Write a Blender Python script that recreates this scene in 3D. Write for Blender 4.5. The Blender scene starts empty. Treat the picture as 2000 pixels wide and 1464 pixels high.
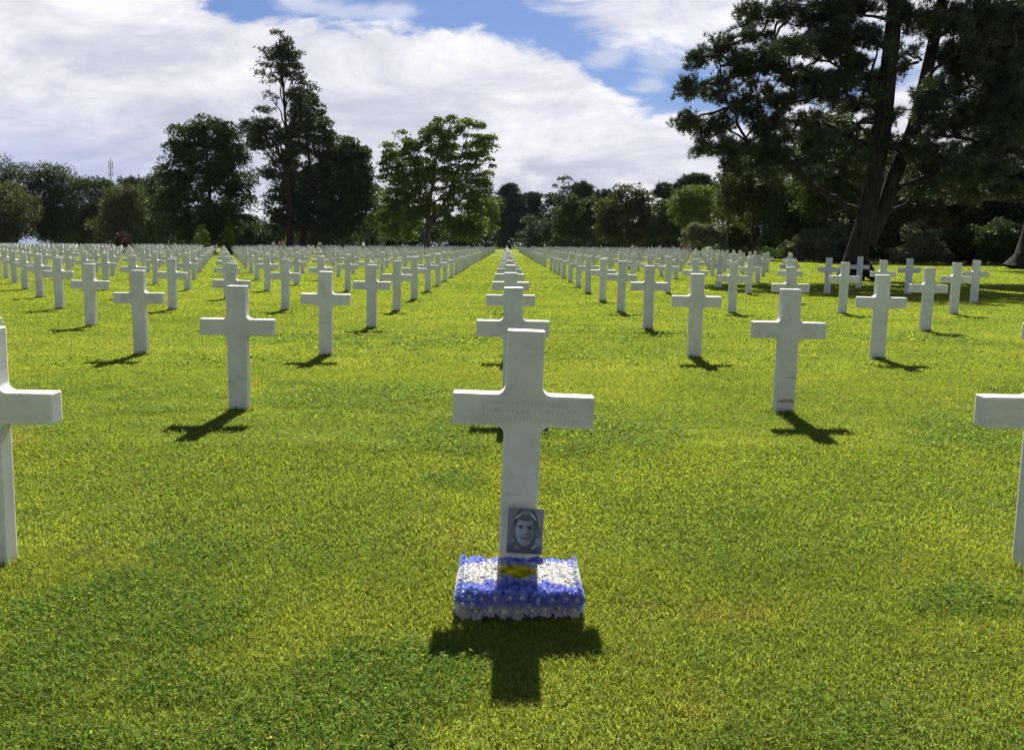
import bpy, bmesh, math, random
import numpy as np
from mathutils import Vector, Matrix

random.seed(7)
RNG = np.random.default_rng(11)
sc = bpy.context.scene
COL = sc.collection

# ------------------------------------------------------------------ camera
F_PX, PITCH, ROLL, YAW = 1886.0, 0.13712, 0.00646, 0.00637
CAM = np.array([-0.05, 0.0, 1.369])
W0, H0 = 2000.0, 1464.0


def cam_axes():
    Fv = np.array([math.sin(YAW) * math.cos(PITCH), math.cos(YAW) * math.cos(PITCH), -math.sin(PITCH)])
    Rt = np.array([math.cos(YAW), -math.sin(YAW), 0.0])
    U = np.cross(Rt, Fv)
    c, s = math.cos(ROLL), math.sin(ROLL)
    return c * Rt + s * U, -s * Rt + c * U, Fv


AX, AY, AZ = cam_axes()
cam_d = bpy.data.cameras.new('camera')
cam_d.sensor_width = 36.0
cam_d.lens = 36.0 * F_PX / W0
cam_d.clip_start = 0.05
cam_d.clip_end = 6000.0
cam = bpy.data.objects.new('camera', cam_d)
COL.objects.link(cam)
m = Matrix.Identity(4)
for i in range(3):
    m[i][0], m[i][1], m[i][2], m[i][3] = AX[i], AY[i], -AZ[i], CAM[i]
cam.matrix_world = m
sc.camera = cam


def ray(u, v):
    return AX * ((u - W0 / 2) / F_PX) - AY * ((v - H0 / 2) / F_PX) + AZ


def P(u, v, d):
    """world point seen at photo pixel (u, v), standing d metres down the field"""
    r = ray(u, v)
    return CAM + r * (d / r[1])


# ------------------------------------------------------------------ light
SUN_EL, SUN_AZ = math.radians(39.5), math.radians(2.3)
SKY_STRENGTH = 0.05
sc.view_settings.view_transform = 'Standard'
sc.view_settings.look = 'None'
sc.view_settings.exposure = 1.4
sc.view_settings.gamma = 1.0
sc.view_settings.use_curve_mapping = False

sd = Vector((math.sin(SUN_AZ) * math.cos(SUN_EL), math.cos(SUN_AZ) * math.cos(SUN_EL), math.sin(SUN_EL)))
sun_d = bpy.data.lights.new('sun', 'SUN')
sun_d.energy = 5.0
sun_d.angle = math.radians(0.5)
sun_d.color = (1.0, 0.95, 0.86)
sun = bpy.data.objects.new('sun', sun_d)
COL.objects.link(sun)
sun.rotation_euler = (-sd).to_track_quat('-Z', 'Y').to_euler()
sun.location = (0, 0, 60)


class NT:
    def __init__(self, tree):
        self.t = tree

    def n(self, typ, **kw):
        nd = self.t.nodes.new(typ)
        for k, v in kw.items():
            setattr(nd, k, v)
        return nd

    def inp(self, sock, v):
        if v is None:
            return
        if hasattr(v, 'links') or hasattr(v, 'is_linked'):
            self.t.links.new(v, sock)
        else:
            sock.default_value = v

    def math(self, op, a, b=None, c=None, clamp=False):
        nd = self.n('ShaderNodeMath', operation=op, use_clamp=clamp)
        self.inp(nd.inputs[0], a)
        if b is not None:
            self.inp(nd.inputs[1], b)
        if c is not None:
            self.inp(nd.inputs[2], c)
        return nd.outputs[0]

    def smooth(self, v, lo, hi):
        nd = self.n('ShaderNodeMapRange', interpolation_type='SMOOTHSTEP')
        self.inp(nd.inputs[0], v)
        nd.inputs[1].default_value = lo
        nd.inputs[2].default_value = hi
        return nd.outputs[0]

    def mix(self, f, a, b, blend='MIX'):
        nd = self.n('ShaderNodeMix', data_type='RGBA', blend_type=blend)
        self.inp(nd.inputs[0], f)
        self.inp(nd.inputs[6], a)
        self.inp(nd.inputs[7], b)
        return nd.outputs[2]

    def noise(self, vec, scale, detail=4.0, rough=0.5, dist=0.0, lac=2.0):
        nd = self.n('ShaderNodeTexNoise')
        if vec is not None:
            self.inp(nd.inputs['Vector'], vec)
        nd.inputs['Scale'].default_value = scale
        nd.inputs['Detail'].default_value = detail
        nd.inputs['Roughness'].default_value = rough
        nd.inputs['Distortion'].default_value = dist
        nd.inputs['Lacunarity'].default_value = lac
        return nd.outputs[0]

    def link(self, a, b):
        self.t.links.new(a, b)


def make_world():
    w = bpy.data.worlds.new('World')
    sc.world = w
    w.use_nodes = True
    t = NT(w.node_tree)
    w.node_tree.nodes.clear()
    sky = t.n('ShaderNodeTexSky', sky_type='NISHITA')
    sky.sun_disc = False
    sky.sun_elevation = SUN_EL
    sky.sun_rotation = SUN_AZ
    sky.air_density = 1.0
    sky.dust_density = 0.6
    sky.ozone_density = 1.6
    tc = t.n('ShaderNodeTexCoord')
    sep = t.n('ShaderNodeSeparateXYZ')
    t.link(tc.outputs['Generated'], sep.inputs[0])
    x, y, z = sep.outputs
    az = t.math('ARCTAN2', x, y)
    el = t.math('ARCSINE', z)
    zz = t.math('ADD', t.math('MAXIMUM', z, 0.0), 0.30)
    px = t.math('DIVIDE', x, zz)
    py = t.math('DIVIDE', y, zz)
    cb = t.n('ShaderNodeCombineXYZ')
    t.link(px, cb.inputs[0])
    t.link(py, cb.inputs[1])
    flat = cb.outputs[0]
    n1 = t.noise(flat, 1.2, 9.0, 0.55, 0.3)
    n2 = t.noise(flat, 4.6, 10.0, 0.64, 0.6)
    mp = t.n('ShaderNodeMapping')
    t.link(flat, mp.inputs[0])
    mp.inputs['Rotation'].default_value = (0, 0, 0.45)
    mp.inputs['Scale'].default_value = (1.15, 1.35, 1)
    mp.inputs['Location'].default_value = (3.1, 1.7, 0)
    n3 = t.noise(mp.outputs[0], 2.3, 11.0, 0.63, 0.5)
    # upper rim of the big cloud sheet: elevation as a function of azimuth
    pts = [(-200, -160), (250, -60), (400, -10), (480, 20), (600, 24), (700, 34), (850, 52), (1000, 76), (1090, 92),
           (1150, 135), (1200, 178), (1260, 208), (1330, 214), (1420, 230), (1600, 190), (1900, 150), (2200, 60)]
    fc = t.n('ShaderNodeFloatCurve')
    cv = fc.mapping.curves[0]

    def conv(u, v):
        r = ray(u, v)
        r = r / np.linalg.norm(r)
        return math.atan2(r[0], r[1]), math.asin(r[2])
    cp = [conv(u, v) for u, v in pts]
    LO, HI = -0.8, 0.8
    xs = [((a - LO) / (HI - LO), min(0.99, e / 0.5)) for a, e in cp]
    xs = [(0.0, 0.8)] + xs + [(1.0, 0.75)]
    while len(cv.points) < len(xs):
        cv.points.new(0.5, 0.5)
    for p_, (a, b) in zip(cv.points, xs):
        p_.location = (a, b)
    fc.mapping.update()
    t.link(t.math('DIVIDE', t.math('SUBTRACT', az, LO), HI - LO, clamp=True), fc.inputs['Value'])
    rim = t.math('MULTIPLY', fc.outputs[0], 0.5)
    depth = t.math('SUBTRACT', rim, el)          # >0 inside the sheet
    nn = t.math('ADD', t.math('MULTIPLY', t.math('SUBTRACT', n2, 0.5), 0.07), t.math('MULTIPLY', t.math('SUBTRACT', n3, 0.5), 0.10))
    sheet = t.smooth(t.math('ADD', depth, nn), -0.006, 0.014)
    # separate puffs in the blue

    def puff(u, v, ru, rv, amp=0.8):
        a0, e0 = conv(u, v)
        da = t.math('DIVIDE', t.math('SUBTRACT', az, a0), ru / F_PX)
        de = t.math('DIVIDE', t.math('SUBTRACT', el, e0), rv / F_PX)
        r = t.math('SQRT', t.math('ADD', t.math('MULTIPLY', da, da), t.math('MULTIPLY', de, de)))
        v_ = t.math('ADD', t.math('SUBTRACT', 1.0, r), t.math('MULTIPLY', t.math('SUBTRACT', n2, 0.5), 3.2))
        return t.math('MULTIPLY', t.smooth(v_, -0.1, 0.75), amp)
    cl = sheet
    for a in ((1330, 20, 250, 95, 0.95), (1560, 60, 240, 130, 0.9), (690, 22, 190, 22, 0.55), (1900, 60, 300, 160, 0.9), (1290, 120, 60, 40, 0.45), (1230, 40, 150, 70, 0.9), (1180, 112, 60, 26, 0.6), (1270, 165, 50, 20, 0.5)):
        cl = t.math('MAXIMUM', cl, puff(*a))
    # rest of the sky dome: broken cloud
    high = t.smooth(el, 0.30, 0.50)
    broken = t.math('MULTIPLY', t.math('MULTIPLY', t.smooth(n1, 0.56, 0.72), high), 0.45)
    cl = t.math('MULTIPLY', cl, t.math('SUBTRACT', 1.0, high))
    cl = t.math('MAXIMUM', cl, broken)
    # light and shade within the cloud itself
    rimlit = t.smooth(depth, 0.14, 0.0)
    body = t.math('ADD', t.math('MULTIPLY', rimlit, 0.32), t.math('MULTIPLY', t.smooth(t.math('ADD', t.math('MULTIPLY', n3, 0.55), t.math('ADD', t.math('MULTIPLY', n1, 0.15), t.math('MULTIPLY', n2, 0.30))), 0.40, 0.62), 0.80))
    ccol = t.mix(t.math('MINIMUM', body, 1.0), (4.1, 4.3, 5.2, 1), (7.5, 7.5, 7.8, 1))
    lowgrey = t.math('MULTIPLY', t.smooth(az, -0.18, -0.50), t.smooth(el, 0.14, 0.05))
    ccol = t.mix(t.math('MULTIPLY', lowgrey, 0.8), ccol, (3.2, 3.7, 5.7, 1))
    tint = t.mix(1.0, sky.outputs[0], (0.27, 0.35, 0.55, 1), 'MULTIPLY')
    tot = t.mix(cl, tint, ccol)
    bg = t.n('ShaderNodeBackground')
    t.link(tot, bg.inputs[0])
    bg.inputs[1].default_value = SKY_STRENGTH
    out = t.n('ShaderNodeOutputWorld')
    t.link(bg.outputs[0], out.inputs[0])


make_world()


# ------------------------------------------------------------------ helpers
def gz(x, y):
    """height of the lawn: very gently falling away from the camera"""
    return np.interp(y, [-50, 4, 20, 40, 58, 90, 119, 160, 200, 300, 3000], [0, 0, -0.012, -0.05, -0.105, -0.22, -0.32, -0.41, -0.47, -0.6, -6.0])


def tag(o, label=None, cat=None, group=None, kind=None):
    if label:
        o['label'] = label
    if cat:
        o['category'] = cat
    if group:
        o['group'] = group
    if kind:
        o['kind'] = kind
    return o


def link(name, me, parent=None, mat=None):
    o = bpy.data.objects.new(name, me)
    COL.objects.link(o)
    if parent is not None:
        o.parent = parent
    if mat is not None and me is not None:
        me.materials.append(mat)
    return o


def empty(name, loc):
    o = bpy.data.objects.new(name, None)
    COL.objects.link(o)
    o.location = loc
    o.empty_display_size = 0.2
    return o


def np_mesh(name, V, faces, col=None, smooth=False):
    """faces: list of int arrays (n, k)"""
    me = bpy.data.meshes.new(name)
    V = np.asarray(V, dtype=np.float32)
    me.vertices.add(len(V))
    me.vertices.foreach_set('co', V.ravel())
    idx = np.concatenate([f.ravel() for f in faces]).astype(np.int32)
    tot = np.concatenate([np.full(len(f), f.shape[1], np.int32) for f in faces])
    st = np.concatenate([[0], np.cumsum(tot)[:-1]]).astype(np.int32)
    me.loops.add(len(idx))
    me.loops.foreach_set('vertex_index', idx)
    me.polygons.add(len(tot))
    me.polygons.foreach_set('loop_start', st)
    me.polygons.foreach_set('loop_total', tot)
    if smooth:
        me.polygons.foreach_set('use_smooth', np.ones(len(tot), bool))
    me.update(calc_edges=True)
    if col is not None:
        ca = me.color_attributes.new('Col', 'FLOAT_COLOR', 'POINT')
        c4 = np.ones((len(V), 4), np.float32)
        c4[:, :3] = col
        ca.data.foreach_set('color', c4.ravel())
    return me


def _hash(ix, iy, s):
    h = (ix.astype(np.int64) * 374761393 + iy.astype(np.int64) * 668265263 + s * 974634777) & 0x7fffffff
    h = ((h ^ (h >> 13)) * 1274126177) & 0x7fffffff
    return ((h ^ (h >> 16)) & 0xffff) / 65535.0


def vnoise(x, y, s=0):
    ix, iy = np.floor(x), np.floor(y)
    fx, fy = x - ix, y - iy
    fx, fy = fx * fx * (3 - 2 * fx), fy * fy * (3 - 2 * fy)
    a, b = _hash(ix, iy, s), _hash(ix + 1, iy, s)
    c, d = _hash(ix, iy + 1, s), _hash(ix + 1, iy + 1, s)
    return (a * (1 - fx) + b * fx) * (1 - fy) + (c * (1 - fx) + d * fx) * fy


def fbm(x, y, s=0, oct=4, rough=0.55):
    v = 0
    a, tot = 1.0, 0
    for i in range(oct):
        v = v + a * vnoise(x * 2 ** i + 17.3 * i, y * 2 ** i - 9.1 * i, s + i)
        tot += a
        a *= rough
    return v / tot


def tubes(paths, sides=7):
    """paths: list of (points, radii) -> (V, quads)"""
    Vs, Fs, off = [], [], 0
    for pts, rad in paths:
        pts = np.asarray(pts, float)
        n = len(pts)
        tan = np.gradient(pts, axis=0)
        tan /= np.linalg.norm(tan, axis=1)[:, None] + 1e-9
        ref = np.array([0.0, 1.0, 0.0]) if abs(tan[:, 1]).mean() < 0.8 else np.array([1.0, 0, 0])
        a = np.cross(tan, ref)
        a /= np.linalg.norm(a, axis=1)[:, None] + 1e-9
        b = np.cross(tan, a)
        th = np.arange(sides) / sides * 2 * np.pi
        rr = np.asarray(rad, float)[:, None, None]
        ring = pts[:, None, :] + rr * (np.cos(th)[None, :, None] * a[:, None, :] + np.sin(th)[None, :, None] * b[:, None, :])
        Vs.append(ring.reshape(-1, 3))
        i = np.arange(n - 1)[:, None] * sides
        j = np.arange(sides)[None, :]
        j2 = (j + 1) % sides
        q = np.stack([i + j, i + j2, i + sides + j2, i + sides + j], -1).reshape(-1, 4) + off
        Fs.append(q)
        off += n * sides
    return np.concatenate(Vs), np.concatenate(Fs)


def wobble_path(p0, p1, n, amp, rng, sag=0.0):
    t = np.linspace(0, 1, n)[:, None]
    p = p0[None] * (1 - t) + p1[None] * t
    L = np.linalg.norm(p1 - p0)
    d = rng.normal(0, amp * L, (n, 3))
    d[0] = d[-1] = 0
    d = d * np.sin(t * np.pi)
    p = p + d
    p[:, 2] += sag * L * np.sin(t[:, 0] * np.pi)
    return p


# ------------------------------------------------------------------ materials
def new_mat(name):
    mt = bpy.data.materials.new(name)
    mt.use_nodes = True
    mt.node_tree.nodes.clear()
    return mt, NT(mt.node_tree)


def leaf_mat(name, trans=0.35, rough=0.55, spec=0.25, gain=1.0, tgain=(1.25, 1.25, 0.55)):
    mt, t = new_mat(name)
    at = t.n('ShaderNodeAttribute', attribute_name='Col')
    pr = t.n('ShaderNodeBsdfPrincipled')
    pr.inputs['Roughness'].default_value = rough
    pr.inputs['Specular IOR Level'].default_value = spec
    t.link(at.outputs['Color'], pr.inputs['Base Color'])
    tr = t.n('ShaderNodeBsdfTranslucent')
    tcol = t.mix(1.0, at.outputs['Color'], (*tgain, 1), 'MULTIPLY')
    t.link(tcol, tr.inputs[0])
    mx = t.n('ShaderNodeMixShader')
    mx.inputs[0].default_value = trans
    t.link(pr.outputs[0], mx.inputs[1])
    t.link(tr.outputs[0], mx.inputs[2])
    out = t.n('ShaderNodeOutputMaterial')
    t.link(mx.outputs[0], out.inputs[0])
    return mt


def plain_mat(name, col, rough=0.6, spec=0.3, nscale=None, namp=0.25, bump=0.0, bscale=40):
    mt, t = new_mat(name)
    pr = t.n('ShaderNodeBsdfPrincipled')
    pr.inputs['Roughness'].default_value = rough
    pr.inputs['Specular IOR Level'].default_value = spec
    tc = t.n('ShaderNodeTexCoord')
    if nscale:
        n = t.noise(tc.outputs['Object'], nscale, 6, 0.6)
        c = t.mix(t.smooth(n, 0.3, 0.7), tuple(v * (1 - namp) for v in col) + (1,), tuple(min(1, v * (1 + namp)) for v in col) + (1,))
        t.link(c, pr.inputs['Base Color'])
    else:
        pr.inputs['Base Color'].default_value = (*col, 1)
    if bump:
        n = t.noise(tc.outputs['Object'], bscale, 5, 0.6)
        bp = t.n('ShaderNodeBump')
        bp.inputs['Strength'].default_value = bump
        bp.inputs['Distance'].default_value = 0.02
        t.link(n, bp.inputs['Height'])
        t.link(bp.outputs[0], pr.inputs['Normal'])
    out = t.n('ShaderNodeOutputMaterial')
    t.link(pr.outputs[0], out.inputs[0])
    return mt


def bark_mat(name, c0, c1, sx=9.0, sz=1.4):
    mt, t = new_mat(name)
    pr = t.n('ShaderNodeBsdfPrincipled')
    pr.inputs['Roughness'].default_value = 0.9
    pr.inputs['Specular IOR Level'].default_value = 0.1
    tc = t.n('ShaderNodeTexCoord')
    mp = t.n('ShaderNodeMapping')
    mp.inputs['Scale'].default_value = (sx, sx, sz)
    t.link(tc.outputs['Object'], mp.inputs[0])
    n = t.noise(mp.outputs[0], 1.0, 6, 0.65, 0.6)
    c = t.mix(t.smooth(n, 0.35, 0.65), (*c0, 1), (*c1, 1))
    t.link(c, pr.inputs['Base Color'])
    bp = t.n('ShaderNodeBump')
    bp.inputs['Strength'].default_value = 0.9
    bp.inputs['Distance'].default_value = 0.06
    t.link(n, bp.inputs['Height'])
    t.link(bp.outputs[0], pr.inputs['Normal'])
    out = t.n('ShaderNodeOutputMaterial')
    t.link(pr.outputs[0], out.inputs[0])
    return mt


def marble_mat():
    mt, t = new_mat('white_marble')
    pr = t.n('ShaderNodeBsdfPrincipled')
    tc = t.n('ShaderNodeTexCoord')
    oi = t.n('ShaderNodeObjectInfo')
    cb = t.n('ShaderNodeCombineXYZ')
    t.link(t.math('MULTIPLY', oi.outputs['Random'], 37.0), cb.inputs[0])
    t.link(t.math('MULTIPLY', oi.outputs['Random'], 91.0), cb.inputs[2])
    va = t.n('ShaderNodeVectorMath', operation='ADD')
    t.link(tc.outputs['Object'], va.inputs[0])
    t.link(cb.outputs[0], va.inputs[1])
    mp = t.n('ShaderNodeMapping')
    mp.inputs['Rotation'].default_value = (0.2, 0.9, 0.3)
    mp.inputs['Scale'].default_value = (1.0, 1.0, 2.6)
    t.link(va.outputs[0], mp.inputs[0])
    v1 = t.noise(mp.outputs[0], 2.6, 6, 0.6, 1.6)
    vein = t.math('SUBTRACT', 1.0, t.smooth(t.math('ABSOLUTE', t.math('SUBTRACT', v1, 0.5)), 0.0, 0.035))
    v2 = t.noise(va.outputs[0], 5.0, 5, 0.55, 0.3)
    c = t.mix(t.smooth(v2, 0.3, 0.75), (0.62, 0.63, 0.605, 1), (0.53, 0.54, 0.52, 1))
    c = t.mix(t.math('MULTIPLY', vein, t.math('MULTIPLY', t.smooth(v2, 0.40, 0.65), 0.4)), c, (0.34, 0.35, 0.36, 1))
    # weathering: faint ochre run-off and a soiled foot, different on every stone
    v3 = t.noise(va.outputs[0], 7.0, 6, 0.65, 0.8)
    sep = t.n('ShaderNodeSeparateXYZ')
    t.link(tc.outputs['Object'], sep.inputs[0])
    foot = t.smooth(t.math('ADD', sep.outputs[2], t.math('MULTIPLY', v3, 0.10)), 0.13, 0.03)
    stain = t.math('MULTIPLY', t.smooth(v3, 0.60, 0.78), 0.28)
    c = t.mix(t.math('MULTIPLY', t.math('MAXIMUM', stain, t.math('MULTIPLY', foot, 0.45)), t.math('ADD', 0.35, t.math('MULTIPLY', oi.outputs['Random'], 0.65))), c, (0.46, 0.40, 0.28, 1))
    tone = t.math('ADD', 0.92, t.math('MULTIPLY', oi.outputs['Random'], 0.10))
    hv = t.n('ShaderNodeHueSaturation')
    t.link(tone, hv.inputs['Value'])
    t.link(c, hv.inputs['Color'])
    t.link(hv.outputs[0], pr.inputs['Base Color'])
    pr.inputs['Roughness'].default_value = 0.55
    pr.inputs['Specular IOR Level'].default_value = 0.35
    pr.inputs['Subsurface Weight'].default_value = 0.6
    pr.inputs['Subsurface Radius'].default_value = (1.0, 0.85, 0.7)
    pr.inputs['Subsurface Scale'].default_value = 0.018
    bp = t.n('ShaderNodeBump')
    bp.inputs['Strength'].default_value = 0.08
    bp.inputs['Distance'].default_value = 0.004
    t.link(t.noise(va.outputs[0], 60, 4, 0.6), bp.inputs['Height'])
    t.link(bp.outputs[0], pr.inputs['Normal'])
    out = t.n('ShaderNodeOutputMaterial')
    t.link(pr.outputs[0], out.inputs[0])
    return mt


M_MARBLE = marble_mat()
M_GRASS = leaf_mat('grass_blades', 0.52, 0.7, 0.04, tgain=(1.30, 1.24, 0.55))
M_LEAF = leaf_mat('broad_leaves', 0.30, 0.6, 0.12)
M_NEEDLE = leaf_mat('pine_needles', 0.20, 0.5, 0.22, tgain=(1.1, 1.1, 0.7))
M_PETAL = leaf_mat('chrysanthemum_petals', 0.42, 0.6, 0.15, tgain=(1, 1, 1))
M_BARK = bark_mat('pine_bark', (0.014, 0.012, 0.010), (0.045, 0.037, 0.029))
M_BARK2 = bark_mat('grey_bark', (0.04, 0.036, 0.03), (0.10, 0.09, 0.072), 6.0, 1.0)


D0, ROWSP, COLSP = 3.95, 3.8366, 2.2367
CW, CH, STEM, ATOP, ABOT, THK, FIL = 0.591, 1.006, 0.156, 0.738, 0.606, 0.10, 0.036


def col_max(r):
    return 5 if r <= 11 else int(6 + (r - 12) * 0.25)


def exists(r, c):
    if (r, c) in ((14, 1), (9, 5)):
        return False
    if r == 31:
        return False
    return c <= col_max(r)


# ------------------------------------------------------------------ lawn
CLOVER = []
for (u, v, ru, rv, a) in [(250, 1180, 260, 70, 1.0), (60, 1290, 140, 110, 1.0), (330, 1330, 160, 50, .55), (760, 1330, 190, 70, 1.0), (640, 1440, 320, 60, .8), (100, 1440, 220, 40, .9),
                       (690, 770, 170, 26, .9), (640, 800, 90, 22, .6), (880, 850, 90, 40, .8), (1190, 840, 150, 32, .9), (1120, 875, 80, 20, .7), (1900, 850, 120, 36, 1.0), (1870, 1165, 130, 26, .8),
                       (1700, 1430, 300, 55, .4), (1400, 1290, 120, 25, .3), (360, 1080, 90, 30, .9), (1290, 650, 110, 10, .7), (1560, 640, 120, 12, .6), (560, 745, 60, 12, .6), (880, 930, 60, 18, .6),
                       (1980, 760, 60, 10, .8), (300, 800, 60, 14, .5), (1150, 700, 80, 9, .5), (420, 705, 80, 8, .4), (1480, 1000, 80, 12, .3), (1420, 1060, 60, 14, .35)]:
    r0 = ray(u, v)
    c = CAM + r0 * (-CAM[2] / r0[2])
    rb = ray(u, v - rv)
    cb_ = CAM + rb * (-CAM[2] / rb[2])
    CLOVER.append((c[0], c[1], ru * c[1] / F_PX, max(0.05, (cb_[1] - c[1])), a))


def clover_mask(x, y):
    s = np.zeros_like(x)
    for cx, cy, rx, ry, a in CLOVER:
        s = np.maximum(s, a * np.exp(-((x - cx) / rx) ** 2 * 0.8 - ((y - cy) / ry) ** 2 * 0.8))
    n = fbm(x * 3.2, y * 3.2, 3, 4)
    far = np.clip((fbm(x * .5, y * .5, 40, 3) - .55) * 4, 0, 1) * np.clip((y - 5) / 4, 0, 1) * .55
    return np.clip((np.maximum(s, far) + (n - 0.5) * 1.3 - 0.30) * 3.0, 0, 1)


def lawn_colour(x, y):
    """reflectance of the turf itself: yellowing fescue, greener ryegrass and dark clover patches"""
    a = fbm(x * 0.9, y * 0.9, 5, 4)
    b = fbm(x * 4.0, y * 4.0, 9, 3)
    c = fbm(x * 0.14, y * 0.35, 21, 3)
    dry = np.clip((a - 0.36) * 2.4 + (b - .5) * .9, 0, 1)[:, None]
    grn = np.array([0.160, 0.222, 0.042])
    yel = np.array([0.230, 0.270, 0.046])
    brn = np.array([0.250, 0.232, 0.066])
    dk = np.array([0.138, 0.212, 0.040])
    col = grn * (1 - dry) + yel * dry
    bare = np.clip((fbm(x * 2.3, y * 2.3, 33, 4) - 0.64) * 5, 0, 1)[:, None] * 0.55
    col = col * (1 - bare) + brn * bare
    m_ = clover_mask(x, y)[:, None]
    col = col * (1 - m_) + dk * m_
    return col * (0.94 + 0.28 * c)[:, None]


def make_ground():
    ys = np.concatenate([np.arange(-40, 2, 2.0), np.arange(2, 12, 0.10), np.arange(12, 40, 0.35), np.arange(40, 140, 1.5), np.arange(140, 300, 8), [340, 400, 470]])
    k = np.linspace(-1, 1, 161)
    X, Y = [], []
    rows = []
    for y in ys:
        half = max(14.0, 0.66 * y + 10) if y < 140 else (0.9 * y if y < 340 else 2.0 * y)
        rows.append(np.stack([k * half, np.full_like(k, y)], 1))
    XY = np.concatenate(rows)
    Z = ground_height(XY[:, 0], XY[:, 1])
    nx = len(k)
    i = np.arange(len(ys) - 1)[:, None] * nx
    j = np.arange(nx - 1)[None]
    q = np.stack([i + j, i + j + 1, i + nx + j + 1, i + nx + j], -1).reshape(-1, 4)
    col = lawn_colour(XY[:, 0], XY[:, 1])
    me = np_mesh('lawn', np.column_stack([XY, Z]), [q], col, True)
    mt, t = new_mat('turf')
    at = t.n('ShaderNodeAttribute', attribute_name='Col')
    tc = t.n('ShaderNodeTexCoord')
    n1 = t.noise(tc.outputs['Object'], 14.0, 6, 0.7)
    mp = t.n('ShaderNodeMapping')
    mp.inputs['Scale'].default_value = (0.45, 1.6, 1)
    t.link(tc.outputs['Object'], mp.inputs[0])
    n2 = t.noise(mp.outputs[0], 1.5, 6, 0.65)
    n3 = t.noise(tc.outputs['Object'], 70.0, 3, 0.6)
    f = t.math('ADD', t.math('MULTIPLY', n1, 0.5), t.math('ADD', t.math('MULTIPLY', n2, 0.55), t.math('MULTIPLY', n3, 0.3)))
    k_ = t.math('ADD', 0.30, t.math('MULTIPLY', t.smooth(f, 0.40, 0.95), 0.95))
    cbn = t.n('ShaderNodeCombineXYZ')
    for s in range(3):
        t.link(k_, cbn.inputs[s])
    c = t.mix(1.0, at.outputs['Color'], cbn.outputs[0], 'MULTIPLY')
    pr = t.n('ShaderNodeBsdfDiffuse')
    t.link(c, pr.inputs['Color'])
    bp = t.n('ShaderNodeBump')
    bp.inputs['Strength'].default_value = 0.8
    bp.inputs['Distance'].default_value = 0.05
    t.link(f, bp.inputs['Height'])
    t.link(bp.outputs[0], pr.inputs['Normal'])
    out = t.n('ShaderNodeOutputMaterial')
    t.link(pr.outputs[0], out.inputs[0])
    o = link('ground', me, None, mt)
    tag(o, kind='structure')
    return o


def ground_height(x, y):
    return gz(x, y) - .014 + (fbm(x * 1.1, y * 1.1, 60, 3) - .5) * 0.012 * np.clip((80 - y) / 40, 0, 1)


def scatter(y0, y1, dens, margin=0.25):
    """random points on the lawn inside the view wedge between two distances"""
    s = 0.545
    A = s * (y1 * y1 - y0 * y0) + 2 * margin * (y1 - y0)
    n = int(A * dens)
    y = np.sqrt(RNG.uniform(y0 * y0, y1 * y1, n))
    x = RNG.uniform(-1, 1, n) * (s * y + margin)
    return x, y


WREATH_BOX = (-0.235, 0.245, 3.38, 3.86)


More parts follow.
